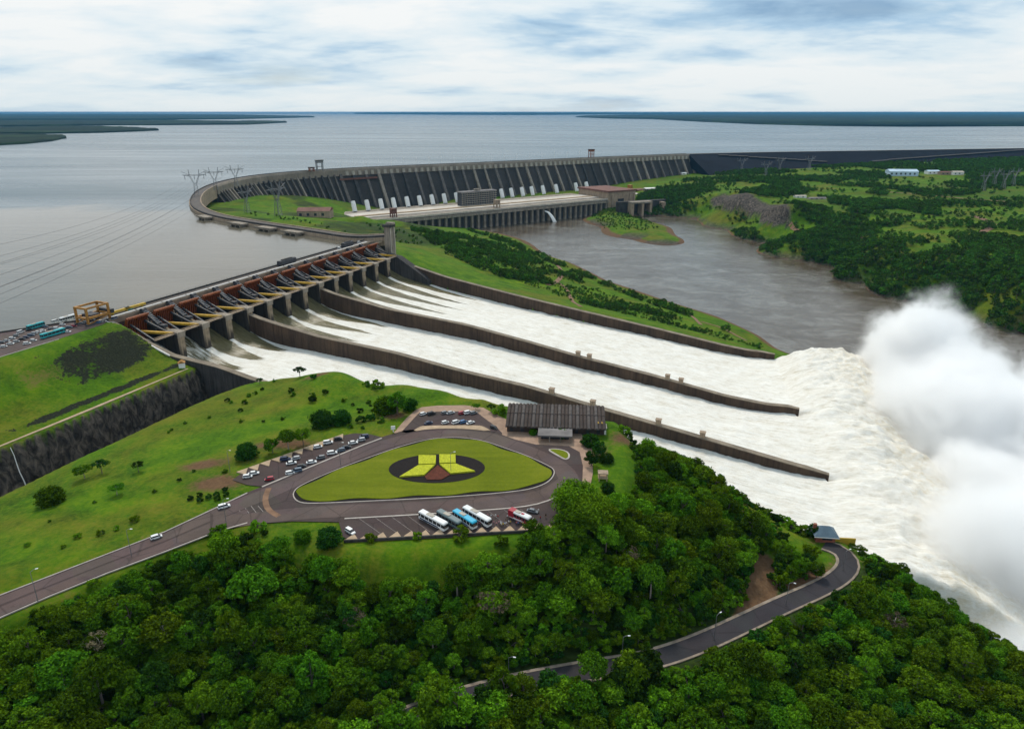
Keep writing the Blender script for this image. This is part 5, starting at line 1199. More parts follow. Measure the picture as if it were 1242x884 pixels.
CARP = {k: car_proto(k) for k in ('hatch', 'sedan', 'suv', 'van')}; CAR_USED = set()
def recolour(o, names, m):
    for ch in o.children:
        if ch.name.split('.')[0] in names and ch.type == 'MESH':
            ch.material_slots[0].link = 'OBJECT'; ch.material_slots[0].material = m
def car(loc, rz, kind, col, label, group):
    if kind in CAR_USED: o = copy_tree(CARP[kind])
    else: o = CARP[kind]; CAR_USED.add(kind)
    o.location = loc; o.rotation_euler = (0, 0, rz); recolour(o, ('body', 'roof'), PAINT[col]); tag(o, label, 'van' if kind == 'van' else 'car', group); return o
def place_cars():
    z = PZ + .06; K = ['hatch', 'sedan', 'hatch', 'suv']; rg = random.Random(3)
    A = [(300.5, 579, 'white', 'white car at the lower left corner of the slanted car park'), (308, 575, 'white', 'white car just behind the corner car in the slanted car park'), (326.6, 582, 'red', 'dark red car alone at the lower end of the slanted car park'), (346, 558, 'dark_blue', 'dark blue car leftmost in the middle of the upper row'), (358.6, 557, 'silver', 'silver car beside the dark blue one in the upper row'), (353.5, 562.5, 'white', 'white car in front of the silver one in the slanted car park'), (352, 574.5, 'white', 'white car at the lower end of the kerb side row'), (360, 572, 'slate', 'slate car squeezed beside the lowest white car of the kerb side row'), (366, 566.5, 'black', 'black car third from the lower end of the kerb side row'), (378, 561.5, 'white', 'white car between two dark cars of the kerb side row'), (389, 556, 'grey', 'dark grey car halfway along the kerb side row'), (403, 550.5, 'white', 'white car past the dark grey one in the kerb side row'), (413.5, 547, 'slate', 'blue grey car near the upper end of the kerb side row'), (420, 543.5, 'black', 'black car at the upper end of the kerb side row'), (385.6, 543, 'white', 'white car left of three in the far row'), (398, 537.8, 'white', 'white car in the middle of the far row'), (410.5, 533.2, 'black', 'black car right of the white ones in the far row'), (428.4, 538, 'white', 'white car below the two cars at the top corner of the slanted car park'), (438, 534.5, 'silver', 'silver car at the top corner of the slanted car park'), (441.5, 530.8, 'dark_blue', 'dark car hard against the top corner edging')]
    for i, (u, v, c, lab) in enumerate(A): car(P(u, v, z), .32 + rg.uniform(-.08, .08) + (math.pi if rg.random() < .4 else 0), K[i % 4], c, lab, 'cars in the slanted car park')
    B = [(513.5, 503, 'white', 'white car leftmost in the back row of the upper car park'), (523.4, 502.6, 'black', 'black car second from left in the back row of the upper car park'), (539.6, 501.6, 'grey', 'grey car in the middle of the back row of the upper car park'), (546.5, 501.6, 'silver', 'silver car right of the grey one in the back row'), (560.3, 501.9, 'red', 'red car in the back row of the upper car park'), (567.7, 501.5, 'white', 'tall white car right of the red one in the back row'), (574.5, 501.8, 'grey', 'grey car at the right end of the back row'), (519.7, 514, 'dark_blue', 'dark blue car leftmost in the front row of the upper car park'), (540, 513.4, 'white', 'white car alone in the middle of the front row'), (553.3, 513.2, 'white', 'white car left of the blue one in the front row'), (562, 512.6, 'blue', 'blue car in the front row of the upper car park'), (570.7, 513.6, 'white', 'white car at the right end of the front row'), (599, 519.5, 'black', 'black car driving out of the upper car park')]
    for i, (u, v, c, lab) in enumerate(B): car(P(u, v, z), (.55 if i < 12 else -.75) + rg.uniform(-.12, .12), K[(i + (2 if i != 5 else 2)) % 4], c, lab, 'cars in the upper car park')
    def up_z(u): return float(np.interp(u, [0, 60, 130, 200, 262], [224, 224.4, 224.9, 225.5, 226])) + .1
    car(P(190, 652.5, up_z(190)), .62, 'hatch', 'white', 'white car driving farther down the upper road', 'cars on the upper road'); car(P(272, 615.5, PZ + .1), .55, 'suv', 'white', 'white car on the upper road near the fork', 'cars on the upper road')
    car(P(425, 646, z), -.7, 'suv', 'white', 'white car alone beside the round bushes in the bus parking', 'cars in the bus parking'); car(P(646, 621, z), -.35, 'sedan', 'grey', 'dark grey car right of the red and white bus', 'cars in the bus parking')
    # embankment parking beside the lake
    zc = 225.14; axd = math.atan2(.92466, .3808)
    Cc = [(25, 404, 'van', 'white', 'white van by the lake wall left of the teal bus'), (67, 391, 'van', 'white', 'white van by the lake wall left of the long white minibus'), (13, 417.5, 'sedan', 'white', 'white car lowest in the left corner of the embankment parking'), (20, 415, 'hatch', 'silver', 'silver car next to the lowest white one on the embankment'), (33, 417.5, 'suv', 'white', 'white car at the grass edge left of the big teal bus'), (27, 412, 'sedan', 'black', 'black car left of the pair in the embankment parking'), (32, 410, 'hatch', 'dark_blue', 'dark blue car right of the black one on the embankment'), (38, 407.5, 'suv', 'slate', 'slate car in the middle of the embankment parking'), (42, 405, 'hatch', 'silver', 'silver car left of the crowd of white ones on the embankment'), (46, 403.5, 'sedan', 'white', 'white car tucked behind the left end of the big teal bus'), (52, 402, 'hatch', 'white', 'white car in the middle behind the big teal bus'), (62, 399.5, 'sedan', 'grey', 'grey car behind the middle of the big teal bus'), (69, 399, 'suv', 'white', 'white car above the right half of the big teal bus'), (75, 399.5, 'hatch', 'white', 'white car at the right end of the group by the big teal bus'), (84, 398, 'suv', 'slate', 'slate car right of the big teal bus'), (90, 396, 'hatch', 'red', 'red car next to the slate one on the embankment'), (99, 393, 'sedan', 'grey', 'grey car alone toward the portal crane'), (104, 391.5, 'hatch', 'silver', 'silver car nearest the tan cabin on the embankment'), (118, 392, 'suv', 'blue', 'pale blue car left of the portal crane legs'), (122, 391, 'hatch', 'silver', 'silver car beside the pale blue one by the crane'), (139, 387, 'van', 'slate', 'grey van under the right end of the portal crane')]
    for i, (u, v, k, c, lab) in enumerate(Cc):
        q = P(u, v, zc); d, s = to_ds(q.x, q.y); d = min(d, 10.8); q = W(d, s, zc); car(q, (axd if k == 'van' else axd - .9) + rg.uniform(-.15, .15), k, c, lab, 'cars on the embankment parking')
    cl = ['white', 'silver', 'white', 'grey', 'black', 'white', 'slate', 'red', 'white', 'dark_blue', 'silver', 'white', 'grey', 'white']; spots = [(5, 421), (8, 414), (15, 411), (20, 408), (36, 401), (48, 396.5), (55, 397), (58, 404.5), (76, 394.5), (94, 390), (112, 388.5), (41, 413.5), (2, 416), (82, 403)]
    for i, (u, v) in enumerate(spots): car(P(u, v, zc), axd - .9 + rg.uniform(-.2, .2), K[i % 3], cl[i], f'{cl[i].replace("_", " ")} car filling a gap in the embankment parking', 'cars on the embankment parking')
    q = W(-5.5, 13, 225.05); car(q, axd, 'van', 'teal', 'teal truck beside the yellow lifting beams on the deck', 'vehicles on the spillway deck')
    car(W(-5.5, 322, 225.05), axd, 'van', 'white', 'white van at the far end of the spillway deck', 'vehicles on the spillway deck'); car(W(-5.6, 284, 225.05), axd, 'van', 'white', 'white van just before the black machine at the far end', 'vehicles on the spillway deck')
place_cars()
def bus(loc, rz, L, top, low, label, stripe=None, group='coaches in the bus parking', H=3.5):
    o = tag(empty('coach', loc, rz), label, 'bus', group); h = L / 2; hw = 1.28
    MB().loft([ring(-h, hw * .94, .5, 1.5, .15), ring(-h + .2, hw, .4, 1.55, .12), ring(h - .3, hw, .4, 1.55, .12), ring(h, hw * .9, .5, 1.5, .15)]).build('body', low, o)
    MB().loft([ring(-h + .05, hw * .95, 1.5, 2.75, .05), ring(h - .15, hw * .95, 1.5, 2.75, .05)]).build('windows', M['glass_dark'], o)
    MB().loft([ring(-h, hw * .96, 2.7, H - .1, .2), ring(-h + .4, hw, 2.68, H, .25), ring(h - .6, hw, 2.68, H, .25), ring(h - .1, hw * .92, 2.7, H - .25, .2)]).build('roof', top, o)
    for x in np.linspace(-h + 1.2, h - 1.6, 6):
        for sy in (-1, 1): MB().box(x - .12, x + .12, sy * hw * .955 - .02, sy * hw * .955 + .02, 1.56, 2.7).build('pillar', low, o)
    MB().box(-h * .45, h * .05, -.75, .75, H + .004, H + .22).build('air_unit', M['concrete_pale'], o)
    MB().box(h - .02, h + .06, -1.0, 1.0, 1.35, 2.55).build('windscreen', M['glass_dark'], o)
    if stripe:
        for sy in (-1, 1): MB().box(-h * .9, h * .55, sy * (hw + .012) - .01, sy * (hw + .012) + .01, .7, 1.3).build('side_stripe', stripe, o)
    for x in (-h * .55, -h * .38, h * .62):
        for sy in (-1, 1): w = link('wheel', BWHE, o, (x, sy * (hw - .14), .5)); link('rim', BHUB, w)
    for sy in (-1, 1): MB().box(h + .0, h + .07, sy * .8 - .15, sy * .8 + .15, .75, .95).build('headlight', M['lamp_glass'], o)
    return o
def place_buses():
    z = PZ + .06
    def dirp(a, b): 
        p, q = P(*a, z), P(*b, z); return (p + q) / 2, math.atan2(q.y - p.y, q.x - p.x)
    for a, b, L, t, l, lab, st in [((511, 628), (541, 644), 13.5, 'white', 'white', 'white coach at the left end of the parked coaches', 'dark_blue'), ((534, 628), (557, 641.5), 12, 'green_grey', 'green_grey', 'dull green grey coach second from left', None), ((553, 627.5), (575, 641.5), 11.5, 'cyan', 'white', 'bright cyan coach between the green grey and white ones', 'blue'), ((565, 623), (593, 639), 13.5, 'white', 'white', 'white coach at the right end of the row of four', 'dark_blue'), ((621, 627), (641, 636), 9.5, 'white', 'red', 'red and white coach standing apart from the row', 'white')]:
        c, r = dirp(a, b); o = bus(c, r, L, PAINT[t], PAINT[l], lab, PAINT[st] if st else None)
        if 'red' in lab: 
            MB().box(-L / 2 - .06, -L / 2 + 2.4, -1.31, 1.31, 1.0, 3.54).build('red_rear', PAINT['red'], o); MB().box(.6, 1.8, -.5, .5, 3.505, 3.6).build('red_mark', PAINT['red'], o)
    zc = 225.14; axd = math.atan2(.92466, .3808)
    for u, v, L, t, lab in [(65, 407, 17, 'teal', 'big teal coach at the grass edge of the embankment parking'), (44, 398, 12, 'teal', 'teal coach by the lake wall on the embankment'), (83, 388.5, 12, 'white', 'long white minibus by the lake wall on the embankment')]:
        q = P(u, v, zc); d, s = to_ds(q.x, q.y); d = min(d, 10.6); bus(W(d, s, zc), axd, L, PAINT[t], PAINT[t], lab, None, 'coaches on the embankment parking', 3.6)
    q = P(109, 387, zc); o = tag(empty('site_cabin', q, axd), 'tan site cabin on the embankment left of the portal crane', 'cabin'); MB().box(-3, 3, -2, 2, 0, 2.8).build('wall', M['deck_pale'], o); MB().box(-3.3, 3.3, -2.3, 2.3, 2.804, 3.2).build('roof', M['dark_roof'], o); MB().box(-1, 1, -2.05, -2.004, .2, 2.2).build('door', M['window'], o)
place_buses()
def person_mesh(shirt, trousers, hair, stride, arm):
    skin = M['skin']
    J = [(0, 0, .95, .15), (0, 0, 1.12, .14), (0, 0, 1.32, .165), (0, 0, 1.45, .10), (0, 0, 1.54, .055), (.01, 0, 1.62, .095), (.01, 0, 1.71, .09),
         (0, .10, .90, .095), (stride, .11, .50, .07), (stride * .6 - .04, .11, .09, .05), (stride * .6 + .12, .12, .04, .04),
         (0, -.10, .90, .095), (-stride, -.11, .50, .07), (-stride - .12, -.11, .09, .05), (-stride + .04, -.12, .04, .04),
         (0, .20, 1.40, .06), (-stride * .5, .25, 1.14, .045), (-stride * .3 + arm, .24, .90, .035), (-stride * .3 + arm + .05, .23, .82, .035),
         (0, -.20, 1.40, .06), (stride * .5, -.25, 1.14, .045), (stride * .9, -.24, .90, .035), (stride * .9 + .05, -.23, .82, .035)]
    E = [(0, 1), (1, 2), (2, 3), (3, 4), (4, 5), (5, 6), (0, 7), (7, 8), (8, 9), (9, 10), (0, 11), (11, 12), (12, 13), (13, 14), (2, 15), (15, 16), (16, 17), (17, 18), (2, 19), (19, 20), (20, 21), (21, 22)]
    me = bpy.data.meshes.new('person'); me.from_pydata([j[:3] for j in J], E, []); o = bpy.data.objects.new('tmp', me); COL.objects.link(o)
    md = o.modifiers.new('s', 'SKIN'); 
    for i, v in enumerate(me.skin_vertices[0].data): v.radius = (J[i][3],) * 2; v.use_root = i == 0
    o.modifiers.new('b', 'SUBSURF').levels = 1
    dg = bpy.context.evaluated_depsgraph_get(); m2 = bpy.data.meshes.new_from_object(o.evaluated_get(dg)); bpy.data.objects.remove(o); m2.name = 'person'
    m2.materials.clear()
    for m in (skin, shirt, trousers, hair): m2.materials.append(m)
    for p in m2.polygons:
        c = p.center; p.use_smooth = True
        p.material_index = 3 if (c.z > 1.68 or (c.z > 1.58 and c.x < -.02)) else 2 if (c.z < .95 and abs(c.y) < .2 and c.z > .07) else 1 if (.95 <= c.z < 1.47 and (abs(c.y) < .21 or c.z > 1.12)) else 3 if c.z <= .07 else 0
    return m2
M['skin'] = mat('skin', (.34, .19, .12), .6, .1, 3); M['hair'] = mat('hair', (.02, .014, .01), .7, .2, 3)
def place_people():
    def cl(n, c): return mat('cloth_' + n, c, .85, .1, 3)
    cols = dict(red=(.45, .04, .04), white=(.8, .8, .78), blue=(.08, .16, .42), pink=(.62, .28, .30), black=(.02, .02, .02), yellow=(.55, .42, .06)); T = [cl('denim', (.05, .07, .13)), cl('khaki', (.26, .2, .13)), cl('dark', (.03, .03, .035))]
    protos = {k: person_mesh(cl(k, c), T[i % 3], M['hair'], (.05, .16, .10)[i % 3], (0, .1, .05)[i % 3]) for i, (k, c) in enumerate(cols.items())}
    rg = random.Random(5); ks = list(cols); spots = []
    for i in range(72):
        u = rg.gauss(604, 20) if i < 56 else rg.uniform(528, 662); v = 652 - (u - 420) * .0495 - abs(rg.gauss(0, 5)) - 4.0
        if i > 66: u, v = rg.uniform(612, 655), rg.uniform(617, 624)
        spots.append((u, v))
    for i, (u, v) in enumerate(spots):
        k = ['white', 'pink', 'white', 'red', 'white', 'blue', 'yellow', 'pink', 'black'][i % 9]; o = link('person', protos[k], None, P(u, v, PZ + .06), rg.uniform(0, 6.28)); o.scale = (rg.uniform(.98, 1.12),) * 3
        tag(o, f'person in a {k} top in the crowd by the coaches', 'person', 'people beside the coaches')
    st = tag(empty('white_sign', P(477, 524, PZ), .3), 'small white sign post beside the drive into the upper car park', 'sign'); MB().box(-.2, .2, -.15, .15, 0, 1.4).build('post', M['white_paint'], st); MB().box(-1.0, 1.0, -.16, .16, 1.404, 3.2).build('panel', M['white_paint'], st)
place_people()
# ------------------------------------------------------------------ trees
def tree_parts(seed, H, cr, ch, clumps, leaves, leafsz, leafm, trunkm=None, base=.35, flat=1.0, limbs=6):
    """a trunk with limbs, and a crown of leaf faces in clumps with gaps between"""
    rg = np.random.default_rng(seed); tb = MB(); th = H - ch * .45
    lean = rg.normal(0, .03 * H, 2); tp = [(0, 0, -1.0), (lean[0] * .2, lean[1] * .2, th * .33), (lean[0] * .6, lean[1] * .6, th * .66), (lean[0], lean[1], th)]
    r0 = .022 * H + .05; tb.tube(tp, [r0 * 1.25, r0, r0 * .75, r0 * .4], 6, caps=False)
    C = []
    for k in range(clumps):
        a = rg.uniform(0, 2 * math.pi); zf = rg.uniform(-.9, 1) ; rad = math.sqrt(max(0, 1 - zf * zf * .8)) * rg.uniform(.55, 1.0)
        C.append((lean[0] + cr * rad * math.cos(a) * rg.uniform(.85, 1.1), lean[1] + cr * rad * math.sin(a), H - ch / 2 + zf * ch / 2 * flat * (1 - .25 * rad) - (.18 * ch * rad * rad)))
    C = np.array(C)
    for k in range(limbs):
        c = C[k]; q = Vector(tp[2]).lerp(Vector(tp[3]), rg.uniform(0, 1)) if k % 2 else Vector(tp[1]).lerp(Vector(tp[2]), rg.uniform(.4, 1))
        m = q.lerp(Vector(c), .55) + Vector((0, 0, .06 * H)); tb.tube([q, m, c], [r0 * .5, r0 * .32, r0 * .12], 5, caps=False)
    n = clumps * leaves; ci = np.repeat(np.arange(clumps), leaves); csz = rg.uniform(.75, 1.25, clumps) * cr * .36
    d = rg.normal(size=(n, 3)); d /= np.linalg.norm(d, axis=1)[:, None]; rr = rg.uniform(.35, 1, n) ** .6
    ctr = C[ci] + d * (rr * csz[ci])[:, None] * np.array([1, 1, .62])
    nrm = d * .6 + rg.normal(size=(n, 3)) * .55 + np.array([0, 0, .55]); nrm /= np.linalg.norm(nrm, axis=1)[:, None]
    a = np.cross(nrm, rg.normal(size=(n, 3))); a /= np.linalg.norm(a, axis=1)[:, None]; b = np.cross(nrm, a); sz = leafsz * rg.uniform(.6, 1.35, n)[:, None]
    a = a * sz; b = b * sz * .62
    co = np.stack([ctr - a, ctr - b * .9, ctr + a, ctr + b * .9], 1).reshape(-1, 3).astype(np.float32)
    me = bpy.data.meshes.new('crown'); me.vertices.add(len(co)); me.vertices.foreach_set('co', co.ravel()); me.loops.add(len(co)); me.loops.foreach_set('vertex_index', np.arange(len(co), dtype=np.int32))
    me.polygons.add(n); me.polygons.foreach_set('loop_start', (np.arange(n) * 4).astype(np.int32)); me.materials.append(leafm); me.update(calc_edges=True)
    return tb.mesh('trunk', trunkm or M['bark']), me
def joined(tr, cr):
    bm = bmesh.new(); bm.from_mesh(tr)
    for f in bm.faces: f.material_index = 0
    n0 = len(bm.faces); bm.from_mesh(cr); bm.faces.ensure_lookup_table()
    for f in bm.faces[n0:]: f.material_index = 1
    me = bpy.data.meshes.new('plant'); bm.to_mesh(me); bm.free(); me.materials.append(tr.materials[0]); me.materials.append(cr.materials[0]); return me
TREES = [tree_parts(1, 11, 4.3, 7.0, 40, 62, .46, M['leaf']), tree_parts(2, 12.5, 4.8, 7.4, 46, 60, .46, M['leaf_bright']), tree_parts(3, 9.5, 3.8, 6.4, 34, 64, .43, M['leaf']), tree_parts(4, 13.5, 5.4, 6.2, 44, 62, .48, M['leaf'], M['bark_pale'], flat=.8),
         tree_parts(5, 10.5, 4.0, 7.4, 38, 62, .45, M['leaf_dark']), tree_parts(6, 12, 5.0, 5.6, 40, 58, .48, M['leaf_bright'], M['bark_pale'], flat=.75), tree_parts(7, 11.5, 4.6, 7.2, 42, 62, .46, M['leaf'])]
BARE = tree_parts(8, 12, 4.4, 6.5, 26, 26, .4, M['leaf_dry'], M['bark_pale'])
UMB = [tree_parts(11, 7.5, 4.8, 2.6, 26, 46, .42, M['leaf'], M['bark_pale'], flat=.6, limbs=8), tree_parts(12, 8, 4.0, 3.0, 20, 44, .42, M['leaf_dark'], M['bark'], flat=.6, limbs=7)]
BUSH = [tree_parts(21, 2.6, 1.8, 2.3, 14, 40, .34, M['leaf']), tree_parts(22, 2.2, 1.7, 2.0, 12, 42, .34, M['leaf_dark']), tree_parts(23, 3.0, 1.9, 2.6, 15, 40, .36, M['leaf_bright'])]
DOME = [tree_parts(31, 15, 9.5, 11.5, 120, 75, .55, M['leaf_bright']), tree_parts(32, 11, 6.0, 9.0, 70, 75, .5, M['leaf'])]
ROUND = [tree_parts(41, 7.0, 4.8, 6.6, 62, 64, .42, M['leaf']), tree_parts(42, 7.0, 5.0, 6.4, 62, 64, .42, M['leaf_dark'])]
FART = [tree_parts(51, 10, 5.0, 7.6, 15, 22, 1.0, M['leaf_far']), tree_parts(52, 8, 4.6, 6.4, 13, 22, 1.0, M['leaf_far']), tree_parts(53, 12, 5.2, 8.4, 16, 22, 1.05, M['leaf_far'])]
def tree(proto, loc, sc, rz, label, group=None, name='forest_tree', cat='tree', sz=None):
    o = tag(empty(name, loc, rz), label, cat, group); o.scale = (sc, sc, (sz or sc)); link('trunk', proto[0], o); link('crown', proto[1], o); return o
def gn_scatter(name, pts, sc, rot, idx, meshes, label=None, cat=None):
    me = bpy.data.meshes.new(name); me.vertices.add(len(pts)); me.vertices.foreach_set('co', np.asarray(pts, np.float32).ravel())
    for k, v, ty in (('sc', sc, 'FLOAT'), ('rot', rot, 'FLOAT'), ('idx', idx, 'INT')):
        at = me.attributes.new(k, ty, 'POINT'); at.data.foreach_set('value', np.asarray(v, np.float32 if ty == 'FLOAT' else np.int32))
    o = link(name, me); col = bpy.data.collections.new(name + '_kinds')
    for i, m in enumerate(meshes): ob = bpy.data.objects.new(f'{name}_{i}', m); col.objects.link(ob)
    ng = bpy.data.node_groups.new(name, 'GeometryNodeTree'); ng.interface.new_socket('Geometry', in_out='INPUT', socket_type='NodeSocketGeometry'); ng.interface.new_socket('Geometry', in_out='OUTPUT', socket_type='NodeSocketGeometry')
    N = ng.nodes.new; L = ng.links.new; gi, go = N('NodeGroupInput'), N('NodeGroupOutput'); ci = N('GeometryNodeCollectionInfo'); ci.inputs['Collection'].default_value = col; ci.inputs['Separate Children'].default_value = True
    ip = N('GeometryNodeInstanceOnPoints'); L(gi.outputs[0], ip.inputs['Points']); L(ci.outputs[0], ip.inputs['Instance']); ip.inputs['Pick Instance'].default_value = True
    def at(nm, ty): a = N('GeometryNodeInputNamedAttribute'); a.data_type = ty; a.inputs['Name'].default_value = nm; return a.outputs['Attribute']
    L(at('idx', 'INT'), ip.inputs['Instance Index']); L(at('sc', 'FLOAT'), ip.inputs['Scale'])
    cx = N('ShaderNodeCombineXYZ'); L(at('rot', 'FLOAT'), cx.inputs[2]); L(cx.outputs[0], ip.inputs['Rotation']); L(ip.outputs[0], go.inputs[0])
    o.modifiers.new('scatter', 'NODES').node_group = ng; o['kind'] = 'stuff'
    if label: o['label'] = label; o['category'] = cat
    return o
def jitter_grid(poly, step, seed, keep=1.0):
    rg = np.random.default_rng(seed); xs = [p[0] for p in poly]; ys = [p[1] for p in poly]
    X, Y = np.meshgrid(np.arange(min(xs), max(xs), step), np.arange(min(ys), max(ys), step * .87)); X = X + (np.arange(X.shape[0])[:, None] % 2) * step / 2
    X = (X + rg.uniform(-.36, .36, X.shape) * step).ravel(); Y = (Y + rg.uniform(-.36, .36, Y.shape) * step).ravel()
    m = in_poly(X, Y, poly) & (rg.random(len(X)) < keep); return X[m], Y[m]
def to_px(X, Y, Z):
    z = Z - CAM_Z; fw = Y * math.cos(PITCH) - z * math.sin(PITCH); up = Y * math.sin(PITCH) + z * math.cos(PITCH); return PCX + FPX * X / fw, PCY - FPX * up / fw
def plant_forest():
    rg = np.random.default_rng(77); allx, ally, which = [], [], []
    for wi, (nm, poly) in enumerate(WOODS.items()):
        x, y = jitter_grid(poly, 4.7, 100 + wi); allx.append(x); ally.append(y); which.append(np.full(len(x), wi))
    x, y, w = np.concatenate(allx), np.concatenate(ally), np.concatenate(which)
    z = height(x[None], y[None])[0]; d1 = line_dist(x, y, ROAD_LOW)[0]; d2 = line_dist(x, y, ROAD_UP)[0]; td = poly_dist(x, y, TERRACE); u, v = to_px(x, y, z)
    ok = (d1 > np.where(u < 800, 5.0, 7.0)) & (d2 > 13) & (td > 3.0) & (z > 120) & (u > -60) & (u < 1310) & (v < 960)
    for c in CLEAR: ok &= ~in_poly(x, y, c)
    # trees on the camera side of the lower road must not hide it
    low = (w == 1) & (d1 < 15) & (u > 800) & (rg.random(len(x)) < .6); ok &= ~low
    x, y, z, w, d1 = x[ok], y[ok], z[ok], w[ok], d1[ok]; r = np.sqrt(x * x + y * y + (z - CAM_Z) ** 2)
    sc = np.clip(rg.normal(.64, .17, len(x)), .34, 1.2) * np.where((d1 < 16) & ~((w == 1) & (to_px(x, y, z)[0] < 790)), .62, np.where((w == 1) & (d1 < 12), 1.25, 1.0)); u, v = to_px(x, y, z)
    kd = rg.choice(len(TREES), len(x), p=[.2, .14, .17, .1, .15, .09, .15]); inview = (u > -15) & (u < 1257) & (v < 915)
    order = np.argsort(np.where(inview, r / sc, 1e9)); n_ind = min(296, int(inview.sum())); ind = order[:n_ind]; rest = order[n_ind:]
    kinds = ['rounded', 'tall bright', 'small rounded', 'spreading', 'dark', 'flat topped', 'full crowned']
    marks = [('the left end of the upper road', 90, 760), ('the bend of the upper road', 220, 715), ('the round bushes', 380, 700), ('the bus parking wall', 540, 700), ('the domed trees', 700, 680), ('the timber lookout', 770, 610), ('the lone umbrella tree on the ridge', 900, 610), ('the gatehouse', 985, 665), ('the dirt track', 895, 715), ('the bare greyish tree', 600, 760), ('the bottom left corner', 60, 850), ('the bottom edge left of the road', 320, 850), ('the lower road lamps', 740, 770)]
    marks1 = [('the end of the lower road', 600, 880), ('the bottom edge under the lower road', 850, 850), ('the hairpin', 1040, 715), ('the spray', 1190, 790), ('the straight of the lower road', 900, 790), ('the bottom right corner', 1150, 860)]
    for k, i in enumerate(ind):
        s = float(sc[i]); mk = min(marks1 if w[i] == 1 else marks, key=lambda m: (m[1] - u[i]) ** 2 + (m[2] - v[i]) ** 2)[0]; side = 'below' if w[i] == 1 else 'above'
        tree(TREES[kd[i]], (x[i], y[i], z[i] - .2), s, float(rg.uniform(0, 6.28)), f'{kinds[kd[i]]} forest tree near {mk}', f'trees of the wood {side} the lower road', sz=s * float(rg.uniform(.75, 1.35)))
    if len(rest): gn_scatter('forest', np.stack([x[rest], y[rest], z[rest] - .2], 1), sc[rest], rg.uniform(0, 6.28, len(rest)), kd[rest], [joined(*t) for t in TREES], 'dense green wood beyond the nearest trees of the slope', 'forest')
    for q, sc_, lab in (((120, 800), .9, 'dry greyish tree in the left part of the wood'), ((430, 770), .8, 'dry thin tree in the middle of the left wood'), ((760, 690), .8, 'dry thin tree in the wood above the lower road lamps'), ((1080, 770), .9, 'dry greyish tree in the wood below the hairpin'), ((860, 640), .7, 'dry thin tree high on the ridge wood')): tree(BARE, GP(*q), sc_, random.uniform(0, 6), lab, None, 'bare_tree')
    b = GP(600, 755); tree(BARE, b, 1.15, 1.0, 'bare greyish tree standing out of the green wood', None, 'bare_tree'); b = GP(312, 742); tree(TREES[3], b, 1.25, 2.0, 'tall pale trunked tree rising above the left wood', None, 'forest_tree')
    # undergrowth below and along the edges
    px_, py_ = [], []
    for wi, poly in enumerate(WOODS.values()):
        a, b = jitter_grid(poly, 3.3, 300 + wi); px_.append(a); py_.append(b)
    e = XY([(-40, 790), (90, 722), (260, 655), (330, 648), (440, 676), (640, 660), (700, 645), (745, 590), (770, 545), (850, 565), (1000, 655), (1060, 660), (1140, 716), (1260, 770), (1240, 800), (1140, 745), (1050, 700), (900, 640), (760, 640), (640, 700), (300, 700), (90, 780)], 212); a, b = jitter_grid(e, 4.2, 333, .6); px_.append(a); py_.append(b)
    ed = [tuple(W(d, s, 0).xy) for s, d in ((-50, 400), (-15, 400), (-15, 500), (-25, 560), (-80, 600), (-90, 560), (-75, 500), (-60, 450))]; a, b = jitter_grid(ed, 3.0, 335, .85); px_.append(a); py_.append(b)
    x, y = np.concatenate(px_), np.concatenate(py_); z = height(x[None], y[None])[0]; d1 = line_dist(x, y, ROAD_LOW)[0]; d2 = line_dist(x, y, ROAD_UP)[0]; td = poly_dist(x, y, TERRACE)
    ok = (d1 > 6.6) & (d2 > 9) & (td > 2.0) & (z > 101)
    for c in CLEAR: ok &= ~in_poly(x, y, c) | (rg.random(len(x)) < .04)
    x, y, z = x[ok], y[ok], z[ok]
    gn_scatter('undergrowth', np.stack([x, y, z - .15], 1), rg.uniform(.6, 1.7, len(x)), rg.uniform(0, 6.28, len(x)), rg.integers(0, 3, len(x)), [joined(*t) for t in BUSH], 'bushy undergrowth filling the wooded slopes', 'undergrowth')
plant_forest()
